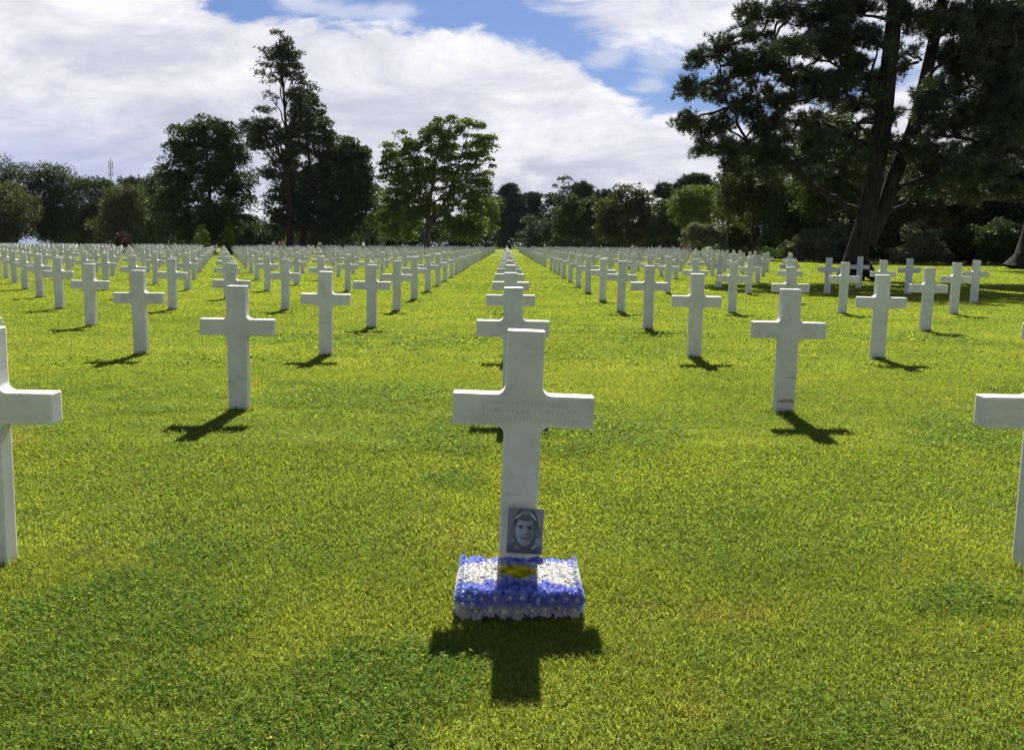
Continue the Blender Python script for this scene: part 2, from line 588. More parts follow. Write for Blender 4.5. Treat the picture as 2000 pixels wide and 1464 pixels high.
def make_grass():
    Vs, Cs, Q, T, off = [], [], [], [], 0
    for (y0, y1, dens, h0, h1, w, seg) in [(2.2, 4.2, 26000, .012, .034, .0019, 2), (4.2, 6.5, 14000, .013, .036, .0028, 2), (6.5, 10.5, 8500, .014, .034, .0034, 1), (10.5, 17, 3900, .015, .036, .0056, 1), (17, 28, 1500, .018, .040, .010, 1), (28, 55, 330, .026, .050, .022, 1), (55, 110, 70, .035, .06, .05, 1)]:
        x, y = scatter(y0, y1, dens)
        keep = ~((x > WREATH_BOX[0]) & (x < WREATH_BOX[1]) & (y > WREATH_BOX[2]) & (y < WREATH_BOX[3]))
        x, y = x[keep], y[keep]
        n = len(x)
        cm = clover_mask(x, y)
        z = ground_height(x, y) - 0.004
        hh = RNG.uniform(h0, h1, n) * (0.75 + 0.5 * fbm(x * 2.6, y * 2.6, 71, 3)) * (0.85 + .25 * cm)
        az = RNG.uniform(0, 2 * np.pi, n)
        lean = RNG.uniform(0.3, 1.7, n) * hh
        dx, dy = np.cos(az) * lean, np.sin(az) * lean
        wz = az + np.pi / 2 + RNG.normal(0, .5, n)
        ww = w * RNG.uniform(.7, 1.3, n)
        wx, wy = np.cos(wz) * ww, np.sin(wz) * ww
        base = np.stack([x, y, z], 1)
        side = np.stack([wx, wy, np.zeros(n)], 1)
        mid = base + np.stack([dx * .35, dy * .35, hh * .62], 1)
        tip = base + np.stack([dx, dy, hh], 1)
        c = lawn_colour(x, y) * RNG.uniform(.80, 1.22, n)[:, None]
        straw = RNG.random(n) < 0.045
        c[straw] = np.array([0.24, 0.20, 0.085]) * RNG.uniform(.6, 1.15, straw.sum())[:, None]
        if seg == 2:
            V = np.stack([base - side, base + side, mid + side * .8, mid - side * .8, tip], 1)
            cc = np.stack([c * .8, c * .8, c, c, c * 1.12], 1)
            b = np.arange(n)[:, None] * 5 + off
            Q.append(b + np.array([[0, 1, 2, 3]]))
            T.append(b + np.array([[3, 2, 4]]))
            off += 5 * n
        else:
            V = np.stack([base - side, base + side, tip], 1)
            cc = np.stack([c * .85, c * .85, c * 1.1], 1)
            b = np.arange(n)[:, None] * 3 + off
            T.append(b + np.array([[0, 1, 2]]))
            off += 3 * n
        Vs.append(V.reshape(-1, 3))
        Cs.append(cc.reshape(-1, 3))
    # untrimmed blades round the feet of the nearer stones
    fx, fy = [], []
    for r in range(1, 8):
        for c in range(-6, 6):
            if not exists(r, c):
                continue
            k = 420 if r < 4 else 160
            cx, cy = c * COLSP, D0 + (r - 1) * ROWSP + THK / 2
            a = RNG.uniform(0, 2 * np.pi, k)
            q = 1 / np.maximum(np.abs(np.cos(a)) / (STEM / 2 + .006), np.abs(np.sin(a)) / (THK / 2 + .006))
            q = q + np.abs(RNG.normal(0, .022, k))
            fx.append(cx + np.cos(a) * q)
            fy.append(cy + np.sin(a) * q)
    x, y = np.concatenate(fx), np.concatenate(fy)
    n = len(x)
    hh = RNG.uniform(.02, .062, n) * (.5 + fbm(x * 14, y * 14, 91, 2))
    az = RNG.uniform(0, 2 * np.pi, n)
    lean = RNG.uniform(.1, .7, n) * hh
    z = ground_height(x, y) - .004
    base = np.stack([x, y, z], 1)
    ww = (.0013 + .00045 * y) * .7
    side = np.stack([np.cos(az + 1.5) * ww, np.sin(az + 1.5) * ww, np.zeros(n)], 1)
    tip = base + np.stack([np.cos(az) * lean, np.sin(az) * lean, hh], 1)
    c = lawn_colour(x, y) * RNG.uniform(.55, 1.2, n)[:, None]
    V = np.stack([base - side, base + side, tip], 1)
    b = np.arange(n)[:, None] * 3 + off
    T.append(b + np.array([[0, 1, 2]]))
    off += 3 * n
    Vs.append(V.reshape(-1, 3))
    Cs.append(np.repeat(c, 3, 0))
    # clover and other small broad leaves in the greener patches
    for (y0, y1, dens, r) in [(2.2, 5.5, 5600, .0058), (5.5, 10, 1900, .0095), (10, 18, 420, .018)]:
        x, y = scatter(y0, y1, dens)
        m_ = clover_mask(x, y)
        keep = (RNG.random(len(x)) < m_ * 0.55 + 0.05) & ~((x > WREATH_BOX[0]) & (x < WREATH_BOX[1]) & (y > WREATH_BOX[2]) & (y < WREATH_BOX[3]))
        x, y = x[keep], y[keep]
        n = len(x)
        z = ground_height(x, y) + RNG.uniform(.010, .034, n)
        a0 = RNG.uniform(0, 2 * np.pi, n)
        cbase = np.array([0.152, 0.230, 0.044]) * RNG.uniform(.6, 1.5, n)[:, None]
        cbase[:, 0] *= RNG.uniform(.7, 1.5, n)
        for k in range(3):
            a = a0 + k * 2.094
            rr = r * RNG.uniform(.7, 1.35, n)
            d = np.stack([np.cos(a), np.sin(a), RNG.normal(.05, .45, n)], 1) * rr[:, None]
            s = np.stack([-np.sin(a), np.cos(a), RNG.normal(0, .35, n)], 1) * rr[:, None] * .55
            b0 = np.stack([x, y, z], 1)
            V = np.stack([b0, b0 + d * .9 - s, b0 + d * 1.65, b0 + d * .9 + s], 1)
            b = np.arange(n)[:, None] * 4 + off
            Q.append(b + np.array([[0, 1, 2, 3]]))
            off += 4 * n
            Vs.append(V.reshape(-1, 3))
            Cs.append(np.repeat(cbase, 4, 0))
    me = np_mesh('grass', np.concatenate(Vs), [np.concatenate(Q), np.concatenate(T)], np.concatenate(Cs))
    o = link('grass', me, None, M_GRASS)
    tag(o, 'short sunlit turf of fine grass with darker clover patches', 'grass', kind='stuff')


make_ground()
make_grass()

# ------------------------------------------------------------------ crosses
def cross_outline(segs):
    s, a = STEM / 2, CW / 2
    pts = [(-s, -0.25), (s, -0.25)]

    def fil(cx, cz, a0, a1):
        return [(cx + FIL * math.cos(a0 + (a1 - a0) * k / segs), cz + FIL * math.sin(a0 + (a1 - a0) * k / segs)) for k in range(segs + 1)]
    # lower right inner corner
    pts += fil(s + FIL, ABOT - FIL, math.pi, math.pi / 2)
    pts += [(a, ABOT), (a, ATOP)]
    pts += fil(s + FIL, ATOP + FIL, -math.pi / 2, -math.pi)
    pts += [(s, CH), (-s, CH)]
    pts += fil(-s - FIL, ATOP + FIL, 0, -math.pi / 2)
    pts += [(-a, ATOP), (-a, ABOT)]
    pts += fil(-s - FIL, ABOT - FIL, math.pi / 2, 0)
    return pts


def cross_mesh(name, segs, bevel):
    bm = bmesh.new()
    vs = [bm.verts.new((x, 0.0, z)) for x, z in cross_outline(segs)]
    f = bm.faces.new(vs)
    r = bmesh.ops.extrude_face_region(bm, geom=[f])
    nv = [g for g in r['geom'] if isinstance(g, bmesh.types.BMVert)]
    bmesh.ops.translate(bm, verts=nv, vec=(0, THK, 0))
    bmesh.ops.recalc_face_normals(bm, faces=bm.faces)
    if bevel:
        ed = [e for e in bm.edges if len(e.link_faces) == 2 and e.calc_face_angle(0) > 1.0]
        bmesh.ops.bevel(bm, geom=ed, offset=bevel, segments=3, profile=0.6, affect='EDGES')
        bm.normal_update()
        for fc in bm.faces:
            fc.smooth = len(fc.verts) <= 4 and fc.calc_area() < 0.006
    me = bpy.data.meshes.new(name)
    bm.to_mesh(me)
    bm.free()
    me.materials.append(M_MARBLE)
    return me


ME_NEAR = cross_mesh('grave_cross', 8, 0.0065)
ME_MID = cross_mesh('grave_cross_plain', 4, 0.005)


LAST_ROW = 46
ORD = ['zeroth', 'front', 'second', 'third', 'fourth', 'fifth', 'sixth', 'seventh', 'eighth', 'ninth', 'tenth', 'eleventh', 'twelfth', 'thirteenth', 'fourteenth', 'fifteenth', 'sixteenth', 'seventeenth', 'eighteenth', 'nineteenth', 'twentieth',
       'twenty-first', 'twenty-second', 'twenty-third', 'twenty-fourth', 'twenty-fifth', 'twenty-sixth', 'twenty-seventh', 'twenty-eighth']
NUM = ['zero', 'one', 'two', 'three', 'four', 'five', 'six', 'seven', 'eight', 'nine', 'ten', 'eleven', 'twelve', 'thirteen', 'fourteen', 'fifteen', 'sixteen', 'seventeen']
SPECIAL = {(2, -1): 'white marble cross in the second row, first left of the flower-decked one',
           (2, 1): 'white marble cross with brown stain bands near its foot, second row, right of centre',
           (2, 0): 'white marble cross directly behind the flower-decked cross, ochre mark on its right arm',
           (1, -1): 'white marble cross of the front row, cut by the left picture edge',
           (1, 1): 'white marble cross of the front row, cut by the right picture edge',
           (1, 0): 'white marble cross with faint engraved lettering, flowers and photograph at its foot'}


def cross_label(r, c):
    if (r, c) in SPECIAL:
        return SPECIAL[(r, c)]
    if c == 0:
        return 'white marble cross in the %s row, straight behind the flower-decked cross' % ORD[r]
    return 'white marble cross in the %s row, %s column%s %s of the flower-decked cross' % (ORD[r], NUM[abs(c)], '' if abs(c) == 1 else 's', 'left' if c < 0 else 'right')


def build_crosses():
    cells = []
    for r in range(1, LAST_ROW + 1):
        for c in range(-60, 24):
            if not exists(r, c):
                continue
            x, y = c * COLSP, D0 + (r - 1) * ROWSP
            u = W0 / 2 + F_PX * (x - CAM[0] - y * YAW) / y
            hw = F_PX * 0.36 / y
            if u + hw < 0 or u - hw > W0:
                continue
            cells.append((r, c, x, y))
    cells.sort(key=lambda k: k[3] + 0.02 * abs(k[2]))
    near, far = cells[:300], cells[300:]
    proto = None
    rg = random.Random(5)
    for (r, c, x, y) in near:
        if proto is None:
            o = link('grave_cross', ME_NEAR)
            proto = o
        else:
            o = proto.copy()
            COL.objects.link(o)
        o.data = ME_NEAR if r <= 5 else ME_MID
        lean = 0.0157 + rg.gauss(0, 0.006)
        if (r, c) == (1, 0):
            lean = 0.034
        if (r, c) == (2, 1):
            lean = 0.019
        if (r, c) == (2, -1):
            lean = 0.012
        if (r, c) == (3, -2):
            lean = -0.001
        j = 0.0 if r <= 3 else 0.012
        o.location = (x + rg.gauss(0, j), y + rg.gauss(0, j), float(gz(x, y)) + (rg.gauss(0, 0.006) if r > 3 else 0))
        o.rotation_euler = (rg.gauss(0, 0.006), lean, rg.gauss(0, 0.012) if (r, c) != (1, 0) else 0.0)
        tag(o, cross_label(r, c), 'cross', 'white marble grave crosses in straight rows')
    # the rest of the field beyond the nearest three hundred
    out = np.array(cross_outline(2))
    n = len(out)
    Vs, Fq, Ff, off = [], [], [], 0
    for (r, c, x, y) in far:
        a = np.column_stack([out[:, 0], np.zeros(n), out[:, 1]])
        b = a + np.array([0, THK, 0])
        le = 0.0157 + rg.gauss(0, .006)
        V = np.concatenate([a, b])
        V[:, 0] += V[:, 2] * le
        V += np.array([x + rg.gauss(0, .012), y, float(gz(x, y)) + rg.gauss(0, .006)])
        Vs.append(V)
        i = np.arange(n)
        j = (i + 1) % n
        Fq.append(np.stack([i, i + n, j + n, j], 1) + off)
        Ff.append(np.stack([i + off, i[::-1] + n + off], 0))
        off += 2 * n
    me = np_mesh('distant_crosses', np.concatenate(Vs), [np.concatenate(Fq), np.concatenate(Ff)])
    o = link('distant_crosses', me, None, M_MARBLE)
    tag(o, 'white marble crosses filling the far part of the burial field', 'crosses', 'white marble grave crosses in straight rows', 'stuff')
    return proto


FRONT = build_crosses()


def stain_band():
    """brown horizontal seams on the second-row cross right of the middle"""
    x, y = 1 * COLSP, D0 + ROWSP
    root = [o for o in bpy.data.objects if o.get('label') == SPECIAL[(2, 1)]][0]
    rg = np.random.default_rng(3)
    V, Q = [], []
    for (z0, x0, x1, h) in ((0.285, -0.005, 0.076, 0.010), (0.085, -0.074, 0.074, 0.034)):
        n = 14
        xs = np.linspace(x0, x1, n)
        zt = z0 + h * (.5 + .5 * vnoise(xs * 60, xs * 0 + z0 * 50, 4)) * np.clip((xs - x0) / .03, .15, 1)
        zb = z0 - h * .35 * vnoise(xs * 50, xs * 0 + z0 * 80, 8)
        o_ = len(V)
        for k in range(n):
            V += [(xs[k], -0.0009, zb[k]), (xs[k], -0.0009, zt[k])]
        Q += [(o_ + 2 * k, o_ + 2 * k + 2, o_ + 2 * k + 3, o_ + 2 * k + 1) for k in range(n - 1)]
    me = np_mesh('stain_band', V, [np.array(Q)])
    link('stain_band', me, root, plain_mat('ochre_seam', (0.32, 0.27, 0.19), .6, .2, 60, .4))


stain_band()


def engraving():
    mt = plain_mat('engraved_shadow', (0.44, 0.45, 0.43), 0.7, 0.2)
    for txt, xc, zc, wid in (('JOHN H SHEPARD', 0, 0.702, 0.345), ('1 LT', -.188, 0.667, 0.058), ('401 FTR SQ', -.045, 0.667, 0.155), ('370 FTR GP', 0.143, 0.667, 0.155),
                            ('MASSACHUSETTS', -.112, 0.634, 0.245), ('JUNE 16 1944', 0.142, 0.634, 0.185)):
        cu = bpy.data.curves.new('lettering', 'FONT')
        cu.body = txt
        cu.size = 0.03
        cu.align_x = 'CENTER'
        cu.align_y = 'CENTER'
        cu.resolution_u = 3
        cu.offset = -0.0004
        tmp = bpy.data.objects.new('tmp_text', cu)
        COL.objects.link(tmp)
        dg = bpy.context.evaluated_depsgraph_get()
        me = bpy.data.meshes.new_from_object(tmp.evaluated_get(dg))
        bpy.data.objects.remove(tmp)
        co = np.array([v.co[:] for v in me.vertices])
        w = np.ptp(co[:, 0])
        k = wid / w
        ky = 0.0245 / np.ptp(co[:, 1])
        for v in me.vertices:
            xx, yy = v.co.x - co[:, 0].mean() * 0, v.co.y
            v.co = (xc + xx * k, -0.0007, zc + yy * ky)
        me.materials.clear()
        link('engraved_line', me, FRONT, mt)


engraving()


# ------------------------------------------------------------------ flowers and photograph
def petal_heads(centres, normals, radius, npet, colour_fn, rng):
    """chrysanthemum heads: layered strap petals round each normal"""
    Vs, Cs, off = [], [], 0
    for c, nrm, R_ in zip(centres, normals, radius):
        nrm = nrm / np.linalg.norm(nrm)
        a = np.cross(nrm, [0.31, 0.2, 0.93])
        a /= np.linalg.norm(a)
        b = np.cross(nrm, a)
        n = npet
        lay = rng.random(n)
        th = rng.uniform(0, 2 * np.pi, n)
        up = 0.15 + 0.85 * lay
        ln = R_ * (1.0 - 0.35 * lay) * rng.uniform(.85, 1.15, n)
        rad = np.cos(th)[:, None] * a + np.sin(th)[:, None] * b
        sid = -np.sin(th)[:, None] * a + np.cos(th)[:, None] * b
        elev = up * 1.25
        d1 = rad * np.cos(elev)[:, None] + nrm * np.sin(elev)[:, None]
        d2 = rad * np.cos(elev + .45)[:, None] + nrm * np.sin(elev + .45)[:, None]
        w = R_ * .055 * rng.uniform(.8, 1.3, n)[:, None]
        p0 = c + rad * (R_ * .03)
        p1 = p0 + d1 * (ln * .6)[:, None]
        p2 = p1 + d2 * (ln * .4)[:, None]
        V = np.stack([p0 - sid * w * .5, p0 + sid * w * .5, p1 + sid * w, p1 - sid * w, p2 + sid * w * .7, p2 - sid * w * .7], 1)
        col0, col1 = colour_fn(c, lay, n, rng)
        cc = np.stack([col0, col0, (col0 + col1) / 2, (col0 + col1) / 2, col1, col1], 1)
        Vs.append(V.reshape(-1, 3))
        Cs.append(cc.reshape(-1, 3))
    V = np.concatenate(Vs)
    k = len(V) // 6
    b = np.arange(k)[:, None] * 6
    Q = np.concatenate([b + np.array([[0, 1, 2, 3]]), b + np.array([[3, 2, 4, 5]])])
    return np_mesh('blossoms', V, [Q], np.concatenate(Cs))


BLUE = np.array([0.27, 0.33, 0.76])
WHITE = np.array([0.80, 0.80, 0.78])
YEL = np.array([0.84, 0.72, 0.03])


def wreath():
    rng = np.random.default_rng(4)
    x0, x1, y0, y1, h = -0.222, 0.232, 3.395, 3.845, 0.094
    root = empty('flower_cushion', ((x0 + x1) / 2, (y0 + y1) / 2, 0.0))
    tag(root, 'rectangular cushion of blue, white and yellow chrysanthemums laid before the front cross', 'flower arrangement')
    ox, oy = (x0 + x1) / 2, (y0 + y1) / 2
    hx, hy = (x1 - x0) / 2, (y1 - y0) / 2
    # foam base
    bm = bmesh.new()
    bmesh.ops.create_cube(bm, size=1.0)
    bmesh.ops.scale(bm, vec=(2 * hx - .05, 2 * hy - .05, h - 0.02), verts=bm.verts)
    bmesh.ops.translate(bm, vec=(0, 0, (h - 0.02) / 2 + .002), verts=bm.verts)
    bmesh.ops.bevel(bm, geom=bm.edges[:], offset=.012, segments=2, affect='EDGES')
    me = bpy.data.meshes.new('foam_base')
    bm.to_mesh(me)
    bm.free()
    link('foam_base', me, root, plain_mat('pale_foam', (0.50, 0.52, 0.60), .9, .1, 30))

    def col_flat(base, tipw):
        def f(c, lay, n, rng_):
            v = rng_.uniform(.75, 1.2, n)[:, None]
            a = base * v
            return a * .8, np.clip(a * (1 - tipw) + WHITE * tipw * .9, 0, .9)
        return f
    # top: dense heads laid out in three stripes with a yellow disc
    tops = {'blue_blossoms': [], 'white_blossoms': [], 'yellow_blossoms': [], 'pale_blossoms': []}
    nx, ny = 20, 20
    for i in range(nx):
        for j in range(ny):
            px = (i + .5) / nx * 2 - 1
            py = (j + .5) / ny * 2 - 1
            c = np.array([px * (hx - .012), py * (hy - .012), h - .018 - .016 * (px ** 6 + py ** 6) + rng.normal(0, .0045)])
            c[:2] += rng.normal(0, .004, 2)
            tilt = np.array([px ** 5 * .9 + rng.normal(0, .16), py ** 5 * .9 - .05 + rng.normal(0, .16), 1.0])
            r2 = (px / .30) ** 2 + ((py - .08) / .37) ** 2
            if r2 < 1:
                k = 'yellow_blossoms'
            elif py > .62 + rng.normal(0, .04) or py < -.46 + rng.normal(0, .04):
                k = 'blue_blossoms'
            elif abs(px) < .33:
                k = 'pale_blossoms'
            else:
                k = 'white_blossoms'
            tops[k].append((c, tilt))
    for k, base, tw in (('blue_blossoms', BLUE, .04), ('white_blossoms', WHITE, .2), ('yellow_blossoms', YEL, 0.0), ('pale_blossoms', np.array([.46, .52, .76]), .3)):
        L = tops[k]
        me = petal_heads([q[0] for q in L], [q[1] for q in L], rng.uniform(.022, .030, len(L)), 62, col_flat(base, tw), rng)
        o = link(k, me, root, M_PETAL)
        tag(o, kind='stuff')
    # side walls: whole heads, blue above and white below

    def col_head(upper, white=False):
        def f(c, lay, n, rng_):
            v = rng_.uniform(.8, 1.15, n)[:, None]
            if upper and not white:
                base = np.array([.50, .55, .80]) * v
                tip = np.where(rng_.random(n)[:, None] < .7, BLUE, np.array([.36, .42, .78])) * v
            else:
                base = np.where(rng_.random(n)[:, None] < .15, np.array([.34, .40, .74]), WHITE * .95) * v
                tip = base
            inner = np.clip((lay - .72) / .2, 0, 1)[:, None]
            core = np.array([.62, .64, .74]) if upper and not white else np.array([.70, .70, .48])
            return base * (1 - inner) + core * inner, np.clip(tip * (1 - inner * .8) + core * inner * .8, 0, .9)
        return f
    spots = []
    for k in range(9):
        for lv, z in ((0, .026), (1, .068)):
            xx = -hx + (k + .5 + (.25 if lv else -.1)) / 9 * 2 * hx
            spots.append((np.array([xx + rng.normal(0, .004), -hy + .012, z + rng.normal(0, .004)]), np.array([rng.normal(0, .12), -1, .25 + .2 * lv]), lv))
    for k in range(8):
        for lv, z in ((0, .026), (1, .068)):
            yy = -hy + .03 + (k + .5) / 8 * (2 * hy - .04)
            for s in (-1, 1):
                spots.append((np.array([s * (hx - .012), yy + rng.normal(0, .004), z]), np.array([s, rng.normal(0, .12), .3]), lv))
    for c, nrm, lv in spots:
        me = petal_heads([c], [nrm], [rng.uniform(.031, .038)], 320, col_head(lv, abs(nrm[0]) > .9 and -.46 < c[1] / hy < .62), rng)
        hd = link('flower_head', me, root, M_PETAL)
        bm = bmesh.new()
        bmesh.ops.create_icosphere(bm, subdivisions=2, radius=1.0)
        q = Vector(nrm).normalized().to_track_quat('Z', 'Y').to_matrix().to_4x4()
        bmesh.ops.transform(bm, matrix=Matrix.Translation(Vector(c) + Vector(nrm).normalized() * .004) @ q @ Matrix.Diagonal((.0175, .0175, .0145, 1)), verts=bm.verts)
        m2 = bpy.data.meshes.new('flower_centre')
        bm.to_mesh(m2)
        bm.free()
        link('flower_centre', m2, hd, M_CORE if not lv else M_CORE2)


M_CORE2 = plain_mat('lavender_florets', (.62, .66, .80), .8, .1, 300, .2)
M_CORE = plain_mat('pale_yellow_florets', (.74, .74, .50), .8, .1, 300, .3)
wreath()


def portrait():
    """framed black-and-white photograph of an airman leaning against the stem"""
    w, h, t = 0.152, 0.190, 0.006
    root = empty('framed_photograph', (0.028, 3.868, 0.086))
    root.rotation_euler = (math.radians(-19), math.radians(2.2), math.radians(-3))
    tag(root, 'small black and white photograph of an airman propped against the front cross', 'photograph')
    bm = bmesh.new()
    bmesh.ops.create_cube(bm, size=1.0)
    bmesh.ops.scale(bm, vec=(w, t, h), verts=bm.verts)
    bmesh.ops.translate(bm, vec=(0, t / 2, h / 2), verts=bm.verts)
    bmesh.ops.bevel(bm, geom=bm.edges[:], offset=.0008, segments=1, affect='EDGES')
    me = bpy.data.meshes.new('backing_board')
    bm.to_mesh(me)
    bm.free()
    link('backing_board', me, root, plain_mat('pale_board', (0.55, 0.55, 0.52), .5, .4))
    nx, nz = 96, 126
    gx, gy = np.meshgrid(np.linspace(0, 1, nx), np.linspace(0, 1, nz))
    u, v = gx.ravel(), 1 - gy.ravel()      # v down

    def ell(cx, cy, rx, ry, soft=.12, rot=0.0):
        c_, s_ = math.cos(rot), math.sin(rot)
        a = ((u - cx) * c_ + (v - cy) * s_) / rx
        b = (-(u - cx) * s_ + (v - cy) * c_) / ry
        d = np.sqrt(a * a + b * b)
        return np.clip((1 - d) / soft + .5, 0, 1)

    def put(I, m_, val):
        return I * (1 - m_) + val * m_
    I = .20 + .05 * (u > .8) + .03 * fbm(u * 4, v * 4, 2)
    I = put(I, ell(.50, .92, .50, .20, .2), .10 + .06 * fbm(u * 14, v * 14, 3))          # jacket
    I = put(I, ell(.78, .84, .10, .035, .5, -.5), .32)                                   # collar
    I = put(I, ell(.30, .87, .09, .03, .5, .6), .24)
    I = put(I, ell(.51, .42, .36, .46, .08), .085 + .05 * fbm(u * 10, v * 16, 5))         # helmet
    I = put(I, ell(.17, .52, .09, .16, .3), .12 + .10 * fbm(u * 25, v * 25, 6))           # ear cups
    I = put(I, ell(.87, .52, .08, .14, .3), .12 + .10 * fbm(u * 25, v * 25, 7))
    face = ell(.50, .50, .262, .335, .10)
    I = put(I, face, .26 + .26 * np.clip(.56 - u, -.32, .25) + .03 * fbm(u * 8, v * 8, 9))
    I = put(I, ell(.66, .56, .12, .20, .8) * face * .5, .15)                              # side of face
    I = put(I, ell(.51, .20, .245, .085, .25), .13)                                       # brow band
    I = put(I, ell(.30, .175, .12, .026, .5, -.55), .36)                                  # goggle rims
    I = put(I, ell(.70, .16, .14, .030, .5, .75), .38)
    I = put(I, ell(.51, .09, .15, .05, .4), .22)
    I = put(I, ell(.375, .395, .085, .022, .6, -.05) * .9, .08)                            # brows
    I = put(I, ell(.625, .405, .095, .024, .6, .10) * .9, .07)
    I = put(I, ell(.385, .435, .06, .026, .6) * .85, .09)                                  # eyes
    I = put(I, ell(.625, .445, .065, .028, .6) * .85, .08)
    I = put(I, ell(.505, .50, .032, .10, .8) * .6, .33)                                    # nose
    I = put(I, ell(.515, .575, .065, .018, .7) * .7, .13)
    I = put(I, ell(.50, .665, .115, .024, .5) * .9, .10)                                   # mouth
    I = put(I, ell(.49, .668, .070, .007, .8) * .35, .26)
    I = put(I, ell(.40, .60, .03, .07, .9, .4) * .35, .16)
    I = put(I, ell(.63, .61, .03, .08, .9, -.4) * .45, .12)
    I = put(I, ell(.50, .76, .07, .02, .8) * .35, .16)
    col = np.stack([I * .80, I * .95, I * 1.0], 1) * 0.9 * (I / .26)[:, None] ** .5
    edge = ((u < .02) | (u > .98) | (v < .015))
    col[edge] = (.13, .16, .17)
    V = np.column_stack([(u - .5) * (w - .004), np.full_like(u, -0.0006), (1 - v) * (h - .004) + .002])
    i = np.arange(nz - 1)[:, None] * nx
    j = np.arange(nx - 1)[None]
    q = np.stack([i + j, i + j + 1, i + nx + j + 1, i + nx + j], -1).reshape(-1, 4)
    me = np_mesh('portrait_print', V, [q], col)
    mt, t_ = new_mat('photo_print')
    at = t_.n('ShaderNodeAttribute', attribute_name='Col')
    pr = t_.n('ShaderNodeBsdfPrincipled')
    pr.inputs['Roughness'].default_value = 0.5
    t_.link(at.outputs['Color'], pr.inputs['Base Color'])
    out = t_.n('ShaderNodeOutputMaterial')
    t_.link(pr.outputs[0], out.inputs[0])
    link('portrait_print', me, root, mt)


portrait()


# ------------------------------------------------------------------ trees
def leaves_mesh(C, size, col, rng, up=0.3, aspect=1.7):
    """one folded leaf (two triangles) at every centre"""
    n = len(C)
    d = rng.normal(0, 1, (n, 3))
    d /= np.linalg.norm(d, axis=1)[:, None]
    s = np.cross(d, rng.normal(0, 1, (n, 3)))
    s /= np.linalg.norm(s, axis=1)[:, None] + 1e-9
    nrm = np.cross(d, s)
    sz = size * rng.uniform(.6, 1.4, n)[:, None]
    a = C - d * sz * .5
    b = C + d * sz * .5
    l = C + s * sz * .5 / aspect * 1.1 + nrm * sz * .15
    r = C - s * sz * .5 / aspect * 1.1 + nrm * sz * .15
    V = np.stack([a, r, b, l], 1).reshape(-1, 3)
    k = np.arange(n)[:, None] * 4
    T = np.concatenate([k + np.array([[0, 1, 2]]), k + np.array([[0, 2, 3]])])
    return V, T, np.repeat(col, 4, 0)


def needles_mesh(C, D, length, width, k, col, rng, spread=0.85):
    n = len(C)
    d = D[:, None, :] + rng.normal(0, spread, (n, k, 3))
    d /= np.linalg.norm(d, axis=2)[:, :, None]
    s = np.cross(d, rng.normal(0, 1, (n, k, 3)))
    s /= np.linalg.norm(s, axis=2)[:, :, None] + 1e-9
    L = length * rng.uniform(.6, 1.25, (n, k))[:, :, None]
    c = C[:, None, :] + d * L * .08
    V = np.stack([c - s * width, c + s * width, c + d * L], 2).reshape(-1, 3)
    T = np.arange(n * k * 3).reshape(-1, 3)
    return V, T, np.repeat(col, k * 3, 0)


GREENS = {
    'dark': ((0.022, 0.040, 0.016), (0.045, 0.072, 0.022)),
    'mid': ((0.035, 0.060, 0.018), (0.075, 0.110, 0.026)),
    'light': ((0.050, 0.086, 0.020), (0.110, 0.150, 0.030)),
    'olive': ((0.034, 0.048, 0.020), (0.074, 0.090, 0.032)),
    'pine': ((0.024, 0.042, 0.024), (0.058, 0.082, 0.036)),
    'blue': ((0.022, 0.040, 0.030), (0.040, 0.062, 0.042)),  # far trees: bluish distance haze put into the leaf colour
    'bright': ((0.060, 0.110, 0.018), (0.115, 0.170, 0.028)),
    'brown': ((0.040, 0.038, 0.018), (0.105, 0.086, 0.036)),
    'red': ((0.030, 0.018, 0.014), (0.046, 0.024, 0.017)),
    'silver': ((0.06, 0.08, 0.05), (0.14, 0.16, 0.10)),
}


def pick_cols(kind, n, rng, clump=None):
    a, b = np.array(GREENS[kind][0]), np.array(GREENS[kind][1])
    t = rng.random(n) if clump is None else np.clip(clump + rng.normal(0, .22, n), 0, 1)
    return a[None] * (1 - t[:, None]) + b[None] * t[:, None]


def sample_lobes(lobes, n, rng, shell=0.55):
    L = np.array(lobes)
    vol = (L[:, 3] * L[:, 4] * L[:, 5]) ** (2 / 3)
    if L.shape[1] > 6:
        vol = vol * L[:, 6]
    k = rng.choice(len(L), n, p=vol / vol.sum())
    d = rng.normal(0, 1, (n, 3))
    d /= np.linalg.norm(d, axis=1)[:, None]
    r = shell + (1 - shell) * rng.random(n) ** .6
    r = r * (0.88 + .24 * rng.random(n))
    return L[k, :3] + d * r[:, None] * L[k, 3:6], d, k


def px_lobes(items, d, depth=1.0, rng=None, zj=0.0):
    """(u, v, ru, rv) ellipses in photo pixels -> ellipsoids standing at distance d"""
    out = []
    for it in items:
        u, v, ru, rv = it[:4]
        wgt = it[4] if len(it) > 4 else 1.0
        dd = d + (rng.normal(0, zj) if rng is not None and zj else 0)
        c = P(u, v, dd)
        out.append((c[0], c[1], c[2], ru * dd / F_PX, depth * .5 * (ru + rv) * dd / F_PX, rv * dd / F_PX, wgt))
    return out


